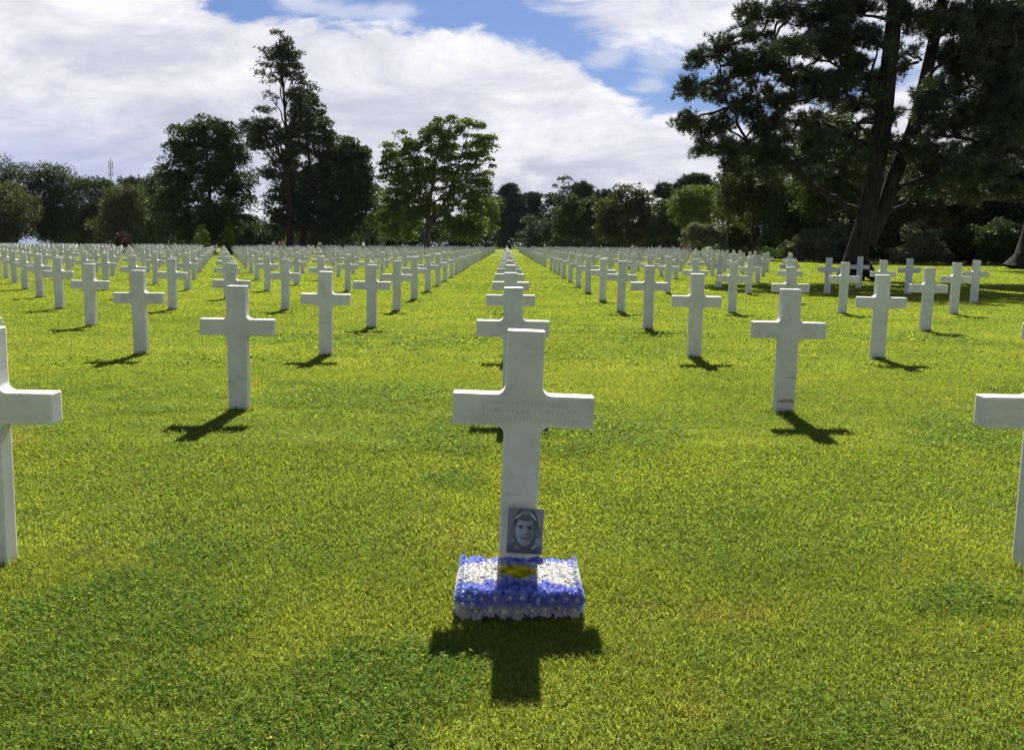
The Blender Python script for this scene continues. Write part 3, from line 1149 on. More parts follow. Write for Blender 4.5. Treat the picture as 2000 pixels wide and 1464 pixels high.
def tree(name, label, cat, d, base_u, lobes_px, kind='mid', nclump=260, per=44, leaf=0.30, spread=0.55, trunk_r=0.30, group=None, shell=0.5,
         needles=False, fork=None, trunk_path=None, seed=0, depth=1.0, bark=None, limbs=9, skirt=None, extra_paths=None, nlen=0.3, nwid=0.035, flat=1.0, parts=True, nk=7):
    rng = np.random.default_rng(seed + int(base_u) * 3 + int(d))
    bx = P(base_u, 470, d)[0]
    base = np.array([bx, d, float(gz(bx, d)) - 0.05])
    lobes = px_lobes(lobes_px, d, depth, rng)
    La = np.array(lobes)
    root = empty(name, base)
    tag(root, label, cat, group)
    # trunk and limbs
    paths = []
    top = La[np.argmax(La[:, 2])][:3] if trunk_path is None else None
    if trunk_path is not None:
        tp = [base] + [P(u, v, d) for u, v in trunk_path]
        tp = np.array(tp)
    else:
        zt = top[2]
        tgt = np.array([base[0] * .5 + La[:, 0].mean() * .5, d, base[2] + (zt - base[2]) * .85])
        tp = wobble_path(base, tgt, 7, .012, rng)
    rr = np.linspace(1.0, .22, len(tp)) * trunk_r
    rr[0] *= 1.35
    paths.append((tp, rr))
    segL = np.linalg.norm(np.diff(tp, axis=0), axis=1)
    cum = np.concatenate([[0], np.cumsum(segL)])

    def on_trunk(f):
        s = f * cum[-1]
        return np.array([np.interp(s, cum, tp[:, q]) for q in range(3)]), np.interp(s, cum, rr)
    if extra_paths:
        for pth, r0, r1 in extra_paths:
            pp = np.array([P(u, v, d) for u, v in pth])
            paths.append((pp, np.linspace(r0, r1, len(pp))))
    order = rng.permutation(len(lobes))[:limbs]
    for q in order:
        c = La[q, :3]
        f = np.clip((c[2] - base[2]) / (tp[-1][2] - base[2]) - rng.uniform(.10, .30), .22, .97)
        p0, r0 = on_trunk(f)
        pth = wobble_path(p0, c, 6, .035, rng, .05)
        paths.append((pth, np.linspace(min(r0 * .6, trunk_r * .5), trunk_r * .09, 6)))
        for k in range(3):
            e = c + rng.normal(0, .55, 3) * La[q, 3:6]
            s_ = pth[rng.integers(2, 5)]
            paths.append((wobble_path(s_, e, 4, .05, rng), np.linspace(trunk_r * .16, trunk_r * .05, 4)))
    V, Q = tubes([(p_ - base, r_) for p_, r_ in paths], 7)
    # crown
    cc, cd, ck = sample_lobes(lobes, nclump, rng, shell)
    if needles:
        n = nclump * per
        ci = np.repeat(np.arange(nclump), per)
        off = rng.normal(0, spread, (n, 3)) * np.array([1.25, 1.25, .45 * flat])
        C = cc[ci] + off
        D = cd[ci] * .6 + np.array([0, 0, .7]) + off * .5
        D /= np.linalg.norm(D, axis=1)[:, None] + 1e-9
        tone = rng.random(nclump)[ci]
        col = pick_cols(kind, n, rng, tone)
        cv, cf, ccol = needles_mesh(C - base, D, nlen, nwid, nk, col, rng)
        mat = M_NEEDLE
    else:
        # every clump is a lump of foliage: leaves lie on its outer shell, most of them on top
        nc = max(8, int(nclump * .48))
        per = int(per * 2.1)
        n = nc * per
        ci = np.repeat(np.arange(nc), per)
        od = rng.normal(0, 1, (n, 3))
        od[:, 2] = np.where(rng.random(n) < .6, np.abs(od[:, 2]), od[:, 2])
        od /= np.linalg.norm(od, axis=1)[:, None]
        Rc = spread * rng.uniform(1.2, 2.5, nc)
        off = od * (Rc[ci] * rng.uniform(.55, 1.12, n))[:, None] * np.array([1.15, 1.15, .75])
        off += np.array([0, 0, .0])
        C = cc[:nc][ci] + off
        nclump = nc
        tone = rng.random(nclump)[ci]
        col = pick_cols(kind, n, rng, tone)
        cv, cf, ccol = leaves_mesh(C - base, leaf, col, rng)
        mat = M_LEAF
    keep = cv[:, 2].reshape(-1, 3 if needles else 4).min(1) > 0.02
    if not keep.all():
        kk = 3 if needles else 4
        cv = cv.reshape(-1, kk, 3)[keep].reshape(-1, 3)
        ccol = ccol.reshape(-1, kk, 3)[keep].reshape(-1, 3)
        nn = keep.sum()
        k = np.arange(nn)[:, None] * kk
        cf = k + np.array([[0, 1, 2]]) if needles else np.concatenate([k + np.array([[0, 1, 2]]), k + np.array([[0, 2, 3]])])
    link('trunk', np_mesh('trunk', V, [Q], None, True), root, bark or (M_BARK if needles else M_BARK2))
    link('crown', np_mesh('crown', cv, [cf], ccol), root, mat)
    return root


PALE = plain_mat('pale_lit_bark', (.30, .32, .12), .8, .1, 4)


def build_trees():
    LB = 'trees along the left edge of the field'
    # --- far left row (about 190 m)
    tree('broadleaf_tree', 'round green tree at the left picture edge, lowest of the far left row', 'tree', 182, 12,
         [(15, 395, 50, 35), (-20, 400, 50, 45), (20, 430, 40, 28), (-10, 440, 50, 25), (45, 420, 20, 22), (0, 455, 50, 14), (18, 366, 12, 9), (-8, 372, 14, 10)], 'olive', 270, 54, .36, .95, .30, LB, seed=1)
    tree('broadleaf_tree', 'tall dark green tree behind the low round one at the left edge', 'tree', 196, 30,
         [(0, 345, 45, 30), (40, 355, 40, 30), (70, 385, 36, 30), (85, 420, 38, 32), (35, 400, 60, 35), (60, 450, 50, 14)], 'dark', 360, 54, .36, .95, .35, LB, seed=2)
    tree('broadleaf_tree', 'dark green tree with a knobbly top, second crown from the left edge', 'tree', 200, 108,
         [(112, 345, 32, 24), (95, 365, 30, 24), (130, 370, 30, 26), (110, 400, 45, 35), (125, 435, 48, 26), (110, 455, 46, 14)], 'dark', 360, 54, .36, .95, .35, LB, seed=3)
    tree('broadleaf_tree', 'wispy topped green tree under the thin mast', 'tree', 196, 178,
         [(165, 360, 24, 14), (185, 375, 40, 26), (170, 410, 48, 34), (195, 435, 50, 30), (215, 385, 28, 24), (180, 458, 50, 16)], 'dark', 360, 54, .36, .95, .33, LB, seed=4)
    tree('broadleaf_tree', 'low light green tree right of the thin mast', 'tree', 180, 236,
         [(232, 400, 30, 28), (245, 425, 34, 30), (225, 445, 36, 24), (255, 395, 24, 26), (240, 460, 44, 14), (228, 372, 10, 9), (252, 378, 12, 9)], 'olive', 270, 54, .34, .9, .28, LB, seed=5)
    tree('pine_tree', 'small flat-topped pine showing above the far left trees', 'tree', 205, 266,
         [(265, 360, 24, 10), (268, 376, 34, 12), (275, 395, 36, 18), (285, 425, 40, 30)], 'pine', 90, 26, spread=.8, trunk_r=.30, group=LB, needles=True, nlen=.75, nwid=.09, seed=6)
    tree('broadleaf_tree', 'mid green tree filling the gap left of the dense oak-like tree', 'tree', 190, 300,
         [(305, 385, 30, 30), (295, 420, 36, 34), (320, 360, 24, 18), (315, 445, 40, 26)], 'dark', 290, 54, .36, .9, .3, LB, seed=7)
    # --- the big group left of the middle (about 130-140 m)
    BG = 'big trees left of the middle'
    tree('broadleaf_tree', 'dense dark domed broadleaf tree left of the tall slender pine', 'tree', 136, 412,
         [(405, 262, 48, 34), (370, 275, 36, 32), (445, 285, 34, 36), (350, 320, 34, 40), (405, 320, 66, 55), (462, 335, 30, 45), (345, 380, 44, 45), (410, 390, 75, 60), (470, 400, 30, 50), (330, 430, 44, 36), (395, 440, 70, 30), (455, 445, 48, 26), (350, 462, 50, 14), (430, 466, 60, 12)],
         'dark', 900, 56, .33, .66, .5, BG, shell=.45, seed=8, limbs=12)
    tree('pine_tree', 'tall slender pine with bare stem gaps, highest of the trees', 'tree', 134, 566,
         [(548, 72, 14, 12), (540, 98, 24, 12), (568, 100, 18, 12), (556, 122, 30, 13), (518, 125, 14, 10), (575, 140, 14, 12), (545, 150, 22, 12), (512, 142, 12, 8), (580, 155, 10, 10), (530, 185, 16, 5, .35), (575, 180, 18, 8, .5), (590, 205, 20, 14),
          (520, 220, 18, 10, .6), (500, 245, 22, 18), (490, 262, 20, 22), (525, 255, 26, 22), (515, 285, 28, 18), (590, 240, 26, 24), (560, 290, 30, 26), (545, 310, 26, 14, .5), (530, 300, 20, 8, .4), (578, 225, 18, 14), (585, 270, 24, 20), (550, 340, 34, 16), (520, 330, 24, 12, .5), (575, 185, 14, 10)],
         'pine', 300, 24, spread=.36, trunk_r=.36, group=BG, needles=True, nlen=.40, nwid=.05, seed=9,
         trunk_path=[(566, 400), (563, 330), (560, 270), (556, 210), (552, 150), (548, 80)], limbs=18,
         extra_paths=[([(566, 330), (570, 260), (573, 200), (571, 150)], .22, .06)])
    tree('pine_tree', 'broad dark conifer stepping down on the right of the tall slender pine', 'tree', 139, 592,
         [(606, 182, 14, 14), (600, 205, 22, 16), (618, 215, 20, 16), (610, 240, 34, 22), (628, 262, 30, 24), (600, 280, 40, 30), (645, 290, 34, 26), (610, 320, 60, 34), (660, 325, 38, 30), (600, 365, 70, 40), (660, 375, 50, 44), (610, 415, 80, 36), (560, 400, 44, 40), (650, 430, 66, 30), (560, 440, 44, 24), (640, 250, 18, 16), (668, 300, 22, 20), (700, 340, 22, 24), (690, 380, 30, 30), (600, 345, 50, 30), (590, 425, 60, 32), (630, 395, 50, 40), (640, 345, 40, 30), (600, 455, 70, 18), (575, 375, 34, 30)],
         'pine', 1600, 42, .30, .40, .5, group=BG, seed=10, limbs=14, bark=M_BARK)
    tree('broadleaf_tree', 'dark green tree at the right foot of the broad conifer', 'tree', 141, 668,
         [(680, 292, 24, 22), (700, 315, 24, 30), (690, 345, 38, 34), (712, 370, 22, 36), (680, 395, 44, 40), (700, 425, 38, 32), (655, 440, 48, 22)],
         'dark', 480, 46, .34, .5, .36, BG, seed=11)
    tree('broadleaf_tree', 'airy light green tree with a forked trunk, right of the big conifer', 'tree', 137, 834,
         [(870, 250, 30, 20, .8), (915, 255, 30, 20, .7), (845, 268, 30, 18, .7), (800, 275, 26, 20, .7), (945, 280, 20, 20, .6), (780, 300, 26, 26, .8), (820, 305, 34, 26, .8), (875, 295, 34, 26, .8), (925, 305, 28, 24, .6), (955, 318, 14, 14, .5), (765, 340, 22, 30, .9), (805, 350, 34, 34, 1), (850, 345, 34, 30, .9),
          (900, 340, 30, 26, .6), (940, 350, 22, 16, .4), (770, 385, 26, 26, .9), (810, 400, 34, 30, 1), (860, 395, 30, 32, .9), (910, 385, 34, 30, .8), (890, 430, 34, 24, .8), (925, 425, 26, 26, .7), (800, 430, 26, 16, .7), (755, 310, 12, 14, .5), (938, 375, 20, 24, .6), (760, 430, 26, 24, .9), (780, 455, 30, 16, .8), (890, 455, 34, 16, .8), (930, 455, 24, 18, .7)],
         'light', 1000, 44, .34, .42, .46, BG, shell=.35, seed=12, limbs=20,
         trunk_path=[(835, 460), (836, 430), (838, 400), (845, 360), (852, 310), (862, 265)],
         extra_paths=[([(838, 440), (858, 412), (880, 375), (905, 335), (930, 300)], .30, .06), ([(870, 392), (890, 340), (905, 290), (915, 260)], .17, .05), ([(836, 420), (815, 370), (800, 320), (795, 285)], .2, .05), ([(850, 320), (845, 290), (842, 262)], .12, .04)])
    tree('broadleaf_tree', 'sunlit low tree behind the airy forked one', 'tree', 165, 775,
         [(745, 400, 26, 26), (770, 430, 34, 26), (740, 440, 30, 24), (800, 445, 30, 20)], 'mid', 150, 36, .38, .6, .25, BG, seed=13)
    tree('broadleaf_tree', 'small bright green tree right of the airy forked one', 'tree', 160, 935,
         [(930, 400, 24, 22), (945, 430, 24, 26), (915, 440, 26, 22), (960, 410, 14, 18)], 'light', 150, 36, .36, .55, .22, BG, seed=14)
    # --- distant middle
    MD = 'distant trees across the end of the field'
    for i, (u, kind, lob, lab, d, ndl) in enumerate([
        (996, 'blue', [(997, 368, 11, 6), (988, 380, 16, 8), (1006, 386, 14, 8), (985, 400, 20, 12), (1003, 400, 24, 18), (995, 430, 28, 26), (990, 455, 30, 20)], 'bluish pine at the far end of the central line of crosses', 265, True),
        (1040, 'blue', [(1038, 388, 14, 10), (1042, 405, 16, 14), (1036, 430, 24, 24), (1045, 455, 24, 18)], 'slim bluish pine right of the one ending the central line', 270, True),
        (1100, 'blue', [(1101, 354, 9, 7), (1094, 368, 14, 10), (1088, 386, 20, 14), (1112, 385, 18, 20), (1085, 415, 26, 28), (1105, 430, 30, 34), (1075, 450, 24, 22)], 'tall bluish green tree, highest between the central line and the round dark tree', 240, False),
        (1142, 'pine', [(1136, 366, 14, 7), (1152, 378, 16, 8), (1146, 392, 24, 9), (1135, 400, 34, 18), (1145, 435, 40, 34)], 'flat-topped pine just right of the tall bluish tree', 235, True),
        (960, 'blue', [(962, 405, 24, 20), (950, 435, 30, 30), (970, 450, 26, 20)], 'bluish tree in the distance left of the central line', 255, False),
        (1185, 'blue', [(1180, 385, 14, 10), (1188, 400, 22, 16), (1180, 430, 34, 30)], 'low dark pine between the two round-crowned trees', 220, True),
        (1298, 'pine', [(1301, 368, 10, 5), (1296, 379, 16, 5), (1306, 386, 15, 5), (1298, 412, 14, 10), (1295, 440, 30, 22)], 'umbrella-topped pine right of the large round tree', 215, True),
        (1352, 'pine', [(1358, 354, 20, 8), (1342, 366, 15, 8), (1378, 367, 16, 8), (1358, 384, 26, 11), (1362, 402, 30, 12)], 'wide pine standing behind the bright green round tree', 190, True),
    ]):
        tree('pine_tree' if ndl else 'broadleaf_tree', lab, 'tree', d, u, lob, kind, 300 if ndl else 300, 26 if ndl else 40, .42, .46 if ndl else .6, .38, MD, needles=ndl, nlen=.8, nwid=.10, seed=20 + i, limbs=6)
    tree('broadleaf_tree', 'round dark tree right of the central line of crosses', 'tree', 185, 1138,
         [(1140, 405, 34, 26), (1115, 425, 28, 28), (1160, 430, 24, 30), (1140, 450, 46, 26), (1105, 455, 22, 18)], 'dark', 300, 42, .40, .62, .32, MD, seed=31)
    tree('broadleaf_tree', 'large round olive green tree in the middle distance right of centre', 'tree', 165, 1228,
         [(1228, 388, 34, 22), (1200, 408, 30, 26), (1258, 408, 30, 26), (1228, 430, 58, 34), (1185, 440, 22, 26), (1275, 440, 22, 28), (1230, 455, 56, 20)], 'olive', 420, 42, .38, .58, .36, MD, seed=32)
    tree('broadleaf_tree', 'bright green round tree below the wide pine', 'tree', 150, 1358,
         [(1360, 388, 34, 18), (1338, 405, 24, 22), (1385, 405, 24, 22), (1360, 425, 42, 22), (1348, 376, 12, 8), (1376, 379, 12, 8)], 'light', 230, 46, .32, .62, .28, MD, seed=33)
    tree('broadleaf_tree', 'dark tree between the olive round tree and the bright green one', 'tree', 160, 1310,
         [(1312, 415, 28, 24), (1300, 445, 32, 24), (1330, 450, 32, 22)], 'dark', 190, 40, .36, .55, .25, MD, seed=34)
    for i, (u, lob, lab, kind) in enumerate([
        (1368, [(1362, 452, 26, 14), (1385, 455, 28, 16), (1370, 470, 36, 12), (1405, 465, 24, 14)], 'light green spreading shrub beside the distant visitors', 'silver'),
        (1440, [(1440, 455, 26, 18), (1430, 470, 28, 14), (1455, 475, 20, 10)], 'light green shrub between the thin leaning trunk and reddish trunk', 'mid'),
        (1520, [(1505, 470, 26, 16), (1540, 475, 30, 14), (1525, 455, 26, 14)], 'dark shrub right of the reddish trunk', 'mid')]):
        tree('shrub', lab, 'shrub', 112, u, lob, kind, 230, 40, .22, .22, .08, 'shrubs under the right-hand trees', seed=40 + i, limbs=4)
    # --- right-hand wood
    RW = 'trees of the right-hand wood'
    tree('broadleaf_tree', 'tree with slim reddish trunk and drooping olive crown, left edge of the wood', 'tree', 95, 1474,
         [(1470, 340, 44, 26), (1440, 365, 36, 26), (1500, 365, 44, 28), (1430, 395, 26, 24), (1470, 400, 50, 28), (1520, 400, 36, 28), (1450, 425, 34, 14, .6)], 'olive', 430, 42, .24, .42, .24, RW, seed=50, bark=M_BARK)
    tree('broadleaf_tree', 'young tree on a thin leaning dark trunk left of the reddish one', 'tree', 104, 1417,
         [(1425, 395, 20, 18), (1418, 415, 18, 14), (1432, 420, 16, 12)], 'olive', 70, 34, .24, .35, .13, RW, seed=51, trunk_path=[(1421, 450), (1424, 420), (1425, 395)], limbs=3)
    tree('broadleaf_tree', 'round-headed dark tree rising behind the great pine on its left', 'tree', 86, 1632,
         [(1632, 252, 40, 24), (1600, 280, 34, 30), (1665, 280, 30, 30), (1630, 310, 60, 40), (1590, 345, 36, 36), (1660, 360, 46, 44), (1620, 395, 60, 40)], 'mid', 640, 44, .24, .42, .36, RW, seed=52)
    tree('broadleaf_tree', 'dark tree filling the wood between the olive crown and round-headed tree', 'tree', 92, 1565,
         [(1560, 345, 40, 40), (1585, 400, 44, 40), (1545, 420, 44, 36), (1600, 445, 50, 32), (1550, 460, 40, 22)], 'dark', 420, 44, .25, .45, .34, RW, seed=53)
    for i, (u, d, lob, kind, lab) in enumerate([
        (1765, 80, [(1760, 330, 60, 50), (1800, 380, 60, 44), (1745, 400, 50, 40), (1780, 440, 60, 36)], 'brown', 'dim olive tree directly behind the great pine trunk'),
        (1860, 84, [(1850, 350, 60, 50), (1890, 400, 60, 44), (1840, 425, 50, 36), (1880, 455, 56, 30)], 'brown', 'dim olive tree right of the great pine trunk'),
        (1955, 82, [(1950, 340, 60, 60), (1990, 400, 60, 50), (1930, 420, 56, 40), (1970, 455, 60, 30)], 'dark', 'dark tree of the wood nearest the right picture edge'),
        (2060, 80, [(2060, 340, 80, 80), (2070, 440, 80, 50)], 'dark', 'dark tree of the wood just entering at the right edge')]):
        tree('broadleaf_tree', lab, 'tree', d, u, lob, kind, 460, 44, .25, .5, .36, RW, seed=60 + i)
    for i, (u, d, lob, kind, lab) in enumerate([
        (1590, 84, [(1590, 470, 34, 22), (1565, 480, 30, 16), (1615, 480, 26, 16)], 'silver', 'greyish shrub on the wood edge left of the great pine'),
        (1655, 82, [(1650, 462, 34, 26), (1630, 480, 30, 18)], 'silver', 'pale leaved shrub touching the great pine trunk on its left'),
        (1745, 78, [(1745, 470, 30, 28), (1770, 485, 30, 16)], 'dark', 'dark shrub touching the great pine trunk on its right'),
        (1800, 72, [(1798, 462, 26, 26), (1810, 485, 30, 18), (1785, 490, 20, 12)], 'silver', 'pale flecked bushy shrub right of the great pine'),
        (1880, 74, [(1880, 475, 50, 28), (1850, 490, 34, 16)], 'dark', 'wide dark shrub behind the rope fence'),
        (1960, 72, [(1955, 470, 50, 34), (1990, 480, 40, 30)], 'dark', 'dark shrub left of the trunk at the right edge')]):
        lob = lob + [(u - 22, 497, 34, 11), (u + 22, 499, 34, 11)]
        tree('shrub', lab, 'shrub', d, u, lob, kind, 380, 40, .18, .22, .07, 'shrubs under the right-hand trees', seed=70 + i, limbs=4)
    # deep shade of the wood: back row
    for i, (u, d) in enumerate([(1480, 125), (1570, 122), (1660, 120), (1750, 118), (1850, 118), (1950, 116), (2050, 114)]):
        k = 0.8 + 0.25 * random.random()
        lab = ['back row tree of the wood, above the thin leaning trunk', 'back row tree of the wood, behind the dark filling tree', 'back row tree of the wood, behind the pale leaved shrub', 'back row tree of the wood, behind the great pine trunk',
               'back row tree of the wood, behind the bushy flecked shrub', 'back row tree of the wood, behind the wide dark shrub', 'back row tree of the wood, outermost on the right'][i]
        tree('broadleaf_tree', lab, 'tree', d, u, [(u, 350 - 20 * k, 60, 50), (u - 30, 400, 50, 50), (u + 30, 400, 50, 50), (u, 450, 70, 45), (u - 10, 480, 64, 22)], 'dark', 380, 40, .34, .7, .4, RW, seed=80 + i)
    # --- thin sunlit stems left of the airy tree
    SL = ['first', 'second', 'third', 'last']
    for i, (u, v) in enumerate([(701, 450), (708, 452), (713, 453), (721, 446)]):
        tree('sapling', 'pale sunlit slender sapling between conifer and airy tree, %s from the left' % SL[i], 'sapling', 158, u, [(u, v + 8, 2.2, 6), (u + .5, v + 2, 1.5, 4)], 'bright', 14, 26, .16, .10, .06, 'slender sunlit saplings', seed=300 + i, limbs=1,
             trunk_path=[(u, 462), (u - .5, v)], bark=PALE)
    # --- topiary and young plants in the cross path
    tree('conifer', 'narrow dark cone-shaped conifer standing among the crosses', 'tree', 109.5, 447,
         [(447, 436, 3, 10), (447, 450, 6, 12), (447, 466, 9, 14), (447, 480, 10, 12), (448, 491, 9, 7)], 'light', 150, 40, .16, .13, .10, 'young plants in the cross path', seed=90, limbs=2)
    tree('young_tree', 'small yellowish young tree left of the cone-shaped conifer', 'tree', 109.5, 398,
         [(397, 450, 8, 10, .7), (394, 465, 11, 10, .7), (402, 476, 12, 10, .7)], 'bright', 46, 30, .17, .2, .05, 'young plants in the cross path', seed=91, limbs=3)
    tree('shrub', 'dark reddish bush among the crosses at far left', 'shrub', 113.3, 240,
         [(240, 462, 12, 12), (236, 476, 14, 10), (245, 484, 10, 8)], 'red', 60, 30, .2, .25, .05, 'young plants in the cross path', seed=92, limbs=3)
    tree('shrub', 'dark rounded shrub right of the cone-shaped conifer', 'shrub', 128, 478,
         [(478, 450, 22, 20), (470, 468, 24, 14), (490, 470, 18, 12)], 'dark', 150, 36, .2, .28, .07, 'young plants in the cross path', seed=93, limbs=3)


def far_hedge():
    # dark belt of trees closing the field behind the big groups
    rng = np.random.default_rng(321)
    names = ['beyond the low round tree at the left edge', 'beyond the second crown from the left edge', 'beyond the foot of the thin mast', 'beyond the low light green tree by the mast', 'beyond the left foot of the domed tree', 'beyond the right foot of the domed tree',
             'beyond the slender pine', 'beyond the broad conifer', 'beyond the right foot of the broad conifer', 'beyond the left side of the forked airy tree', 'beyond the trunk of the forked airy tree', 'beyond the bright tree right of the forked one', 'beyond the pine ending the central line',
             'beyond the tall bluish tree', 'beyond the round dark tree', 'beyond the large olive round tree', 'beyond the dark tree next to the bright green one', 'beyond the bright green round tree']
    us = [-25, 140, 185, 238, 315, 400, 480, 560, 640, 730, 810, 900, 985, 1070, 1140, 1225, 1305, 1370]
    for i, (u, nm) in enumerate(zip(us, names)):
        d = rng.uniform(215, 240)
        if i == 12:
            d = 285
        low = i < 3
        top = rng.uniform(422, 440)
        lob = [(u - 18, top + 12, 36, 22), (u + 24, top + 16, 36, 22), (u, top + 30, 62, 22)] + ([] if low else [(u - 25, 470, 50, 16), (u + 25, 470, 50, 16), (u, 480, 60, 12)])
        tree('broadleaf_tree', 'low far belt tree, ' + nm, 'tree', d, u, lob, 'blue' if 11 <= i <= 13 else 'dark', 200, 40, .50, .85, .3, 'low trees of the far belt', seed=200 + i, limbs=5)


def added_undergrowth():  # low leaf band added to darken the sunlit floor of the wood
    rng = np.random.default_rng(17)
    n = 90000
    y = rng.uniform(80, 128, n)
    # wood edge runs from the fence back along the right side of the field
    x0 = np.interp(y, [80, 90, 104, 128], [33, 30, 27, 26])
    x = x0 + rng.random(n) ** 1.6 * 46
    hgt = (.35 + 1.5 * fbm(x * .6, y * .6, 44, 3)) * np.clip((x - x0) / 1.5 + .25, 0, 1)
    z = gz(x, y) + hgt * rng.random(n) ** .6
    C = np.column_stack([x, y, z])
    col = pick_cols('dark', n, rng, vnoise(x * .8, y * .8, 5))
    V, T, c = leaves_mesh(C, .30, col, rng)
    o = link('added_undergrowth', np_mesh('added_undergrowth', V, [T], c), None, M_LEAF)
    tag(o, 'dark low leaves added to darken the ground of the right-hand wood', 'added_undergrowth', kind='stuff')


added_undergrowth()


def great_pine():
    d = 38.5
    rng = np.random.default_rng(77)
    bx = P(1688, 540, d)[0]
    base = np.array([bx, d, float(gz(bx, d)) - .05])
    root = empty('pine_tree', base)
    tag(root, 'great dark twin-stemmed pine reaching out of the top of the picture', 'tree', 'trees of the right-hand wood')
    px = d / F_PX

    def path(pts, w, dd=None):
        n = len(pts)
        dd = dd if dd is not None else [d] * n
        return np.array([P(u, v, q) for (u, v), q in zip(pts, dd)]), np.array(w) * px / 2 * .84
    stems = [path([(1660, 548), (1665, 528), (1674, 490), (1690, 440), (1700, 385), (1712, 320), (1722, 260), (1729, 200), (1735, 140), (1742, 80), (1747, 20), (1751, -80), (1754, -200)], [72, 60, 52, 49, 44, 43, 43, 41, 39, 37, 34, 28, 18]),
             path([(1690, 480), (1708, 440), (1728, 400), (1746, 345), (1766, 295), (1784, 250), (1798, 195), (1813, 130), (1826, 70), (1838, 10), (1850, -70), (1856, -160)], [44, 42, 38, 36, 34, 32, 30, 29, 27, 24, 18, 12], [d, d + .1, d + .2, d + .3, d + .4, d + .5, d + .6, d + .7, d + .8, d + .9, d + 1, d + 1]),
             path([(1672, 505), (1650, 532), (1630, 552)], [40, 28, 10], [d, d - .4, d - .7]),
             path([(1674, 500), (1700, 535), (1722, 556)], [40, 26, 8], [d, d - .4, d - .8])]
    br = [([(1680, 418), (1640, 392), (1600, 368), (1560, 335), (1510, 300), (1460, 275), (1415, 250)], [24, 22, 20, 17, 14, 10, 5], -1.2),
          ([(1460, 275), (1425, 215), (1408, 160), (1405, 90)], [12, 9, 7, 3], -1.2),
          ([(1500, 298), (1440, 300), (1390, 285), (1345, 262)], [10, 8, 6, 3], -2.0),
          ([(1715, 300), (1660, 262), (1600, 238), (1530, 235), (1480, 245)], [16, 13, 10, 7, 4], 0.5),
          ([(1722, 215), (1660, 195), (1600, 190), (1540, 200)], [14, 11, 8, 4], -1.5),
          ([(1725, 205), (1680, 160), (1620, 120), (1550, 95), (1490, 110)], [14, 11, 9, 6, 3], 1.5),
          ([(1735, 100), (1680, 70), (1620, 55), (1560, 50), (1500, 40)], [14, 11, 9, 6, 3], -1),
          ([(1738, 40), (1680, 25), (1620, 5), (1540, 10), (1470, 20)], [13, 10, 8, 5, 3], 1.2),
          ([(1718, 245), (1660, 238), (1600, 236)], [8, 6, 3], -.6),
          ([(1735, 380), (1790, 350), (1850, 338), (1910, 320), (1980, 310)], [18, 15, 12, 9, 5], -.8),
          ([(1725, 420), (1775, 395), (1830, 355), (1880, 335)], [18, 14, 10, 5], 1.0),
          ([(1765, 285), (1820, 262), (1880, 270), (1950, 290), (2010, 300)], [18, 16, 13, 9, 5], -1),
          ([(1782, 230), (1840, 190), (1900, 165), (1980, 150)], [14, 11, 8, 4], .8),
          ([(1800, 160), (1860, 110), (1930, 90), (2000, 85)], [13, 10, 8, 4], -1.2),
          ([(1815, 90), (1870, 40), (1930, 10), (1990, 0)], [12, 9, 7, 4], 1),
          ([(1740, 30), (1780, -10), (1830, -40)], [10, 8, 5], -1.5),
          ([(1730, 150), (1770, 125), (1800, 118)], [8, 6, 3], -1.5),
          ([(1728, 170), (1690, 130), (1660, 100)], [8, 6, 3], -2),
          ([(1700, 400), (1650, 410), (1600, 430)], [7, 5, 2], .8)]
    paths = list(stems)
    bpts = []
    for pts, w, dz in br:
        n = len(pts)
        dd = [d + dz * k / (n - 1) for k in range(n)]
        pp, rr = path(pts, [q * .58 for q in w], dd)
        # subdivide + wobble
        t0 = np.linspace(0, 1, n)
        t1 = np.linspace(0, 1, 3 * n)
        pf = np.stack([np.interp(t1, t0, pp[:, q]) for q in range(3)], 1)
        pf[1:-1] += rng.normal(0, .028, (3 * n - 2, 3))
        rf = np.interp(t1, t0, rr)
        paths.append((pf, rf))
        bpts.append(pf[n:])
    B = np.concatenate(bpts)
    pads = [(1405, 100, 42, 32), (1362, 118, 26, 26), (1450, 130, 40, 32), (1350, 175, 34, 26), (1400, 175, 44, 32), (1345, 235, 32, 24), (1392, 250, 52, 30), (1455, 215, 42, 32), (1435, 290, 52, 24), (1370, 290, 36, 18), (1500, 300, 48, 24), (1325, 245, 14, 10), (1480, 180, 34, 26),
            (1470, 25, 36, 22), (1525, 25, 48, 26), (1595, 35, 55, 28), (1655, 20, 50, 26), (1550, 95, 55, 24), (1500, 125, 44, 28), (1615, 100, 46, 24), (1665, 125, 40, 24), (1560, 150, 50, 22), (1525, 200, 46, 20), (1600, 185, 46, 20), (1655, 205, 40, 20), (1585, 240, 55, 16), (1500, 250, 42, 22), (1545, 270, 50, 20),
            (1640, 60, 40, 24), (1690, 75, 36, 24), (1700, 180, 30, 18), (1640, 150, 40, 20), (1610, 280, 40, 14, .5),
            (1780, 30, 46, 34), (1845, 40, 55, 40), (1925, 40, 66, 46), (1985, 60, 50, 46), (1765, 105, 30, 28, .6), (1870, 115, 55, 40), (1955, 130, 60, 46), (1850, 180, 50, 30), (1930, 205, 66, 42), (1990, 220, 50, 46), (1860, 245, 56, 30), (1950, 285, 60, 36), (1840, 305, 56, 24), (1900, 335, 66, 30), (1985, 350, 56, 36),
            (1800, 205, 28, 22, .5), (1765, 280, 40, 22), (1710, 285, 36, 20, .8), (1800, 330, 40, 18), (1760, -40, 120, 50), (1900, -60, 120, 60), (1600, -40, 120, 40)]
    for k in range(46):
        pads.append((rng.uniform(1450, 1725), rng.uniform(-10, 290), rng.uniform(22, 40), rng.uniform(12, 20), .9))
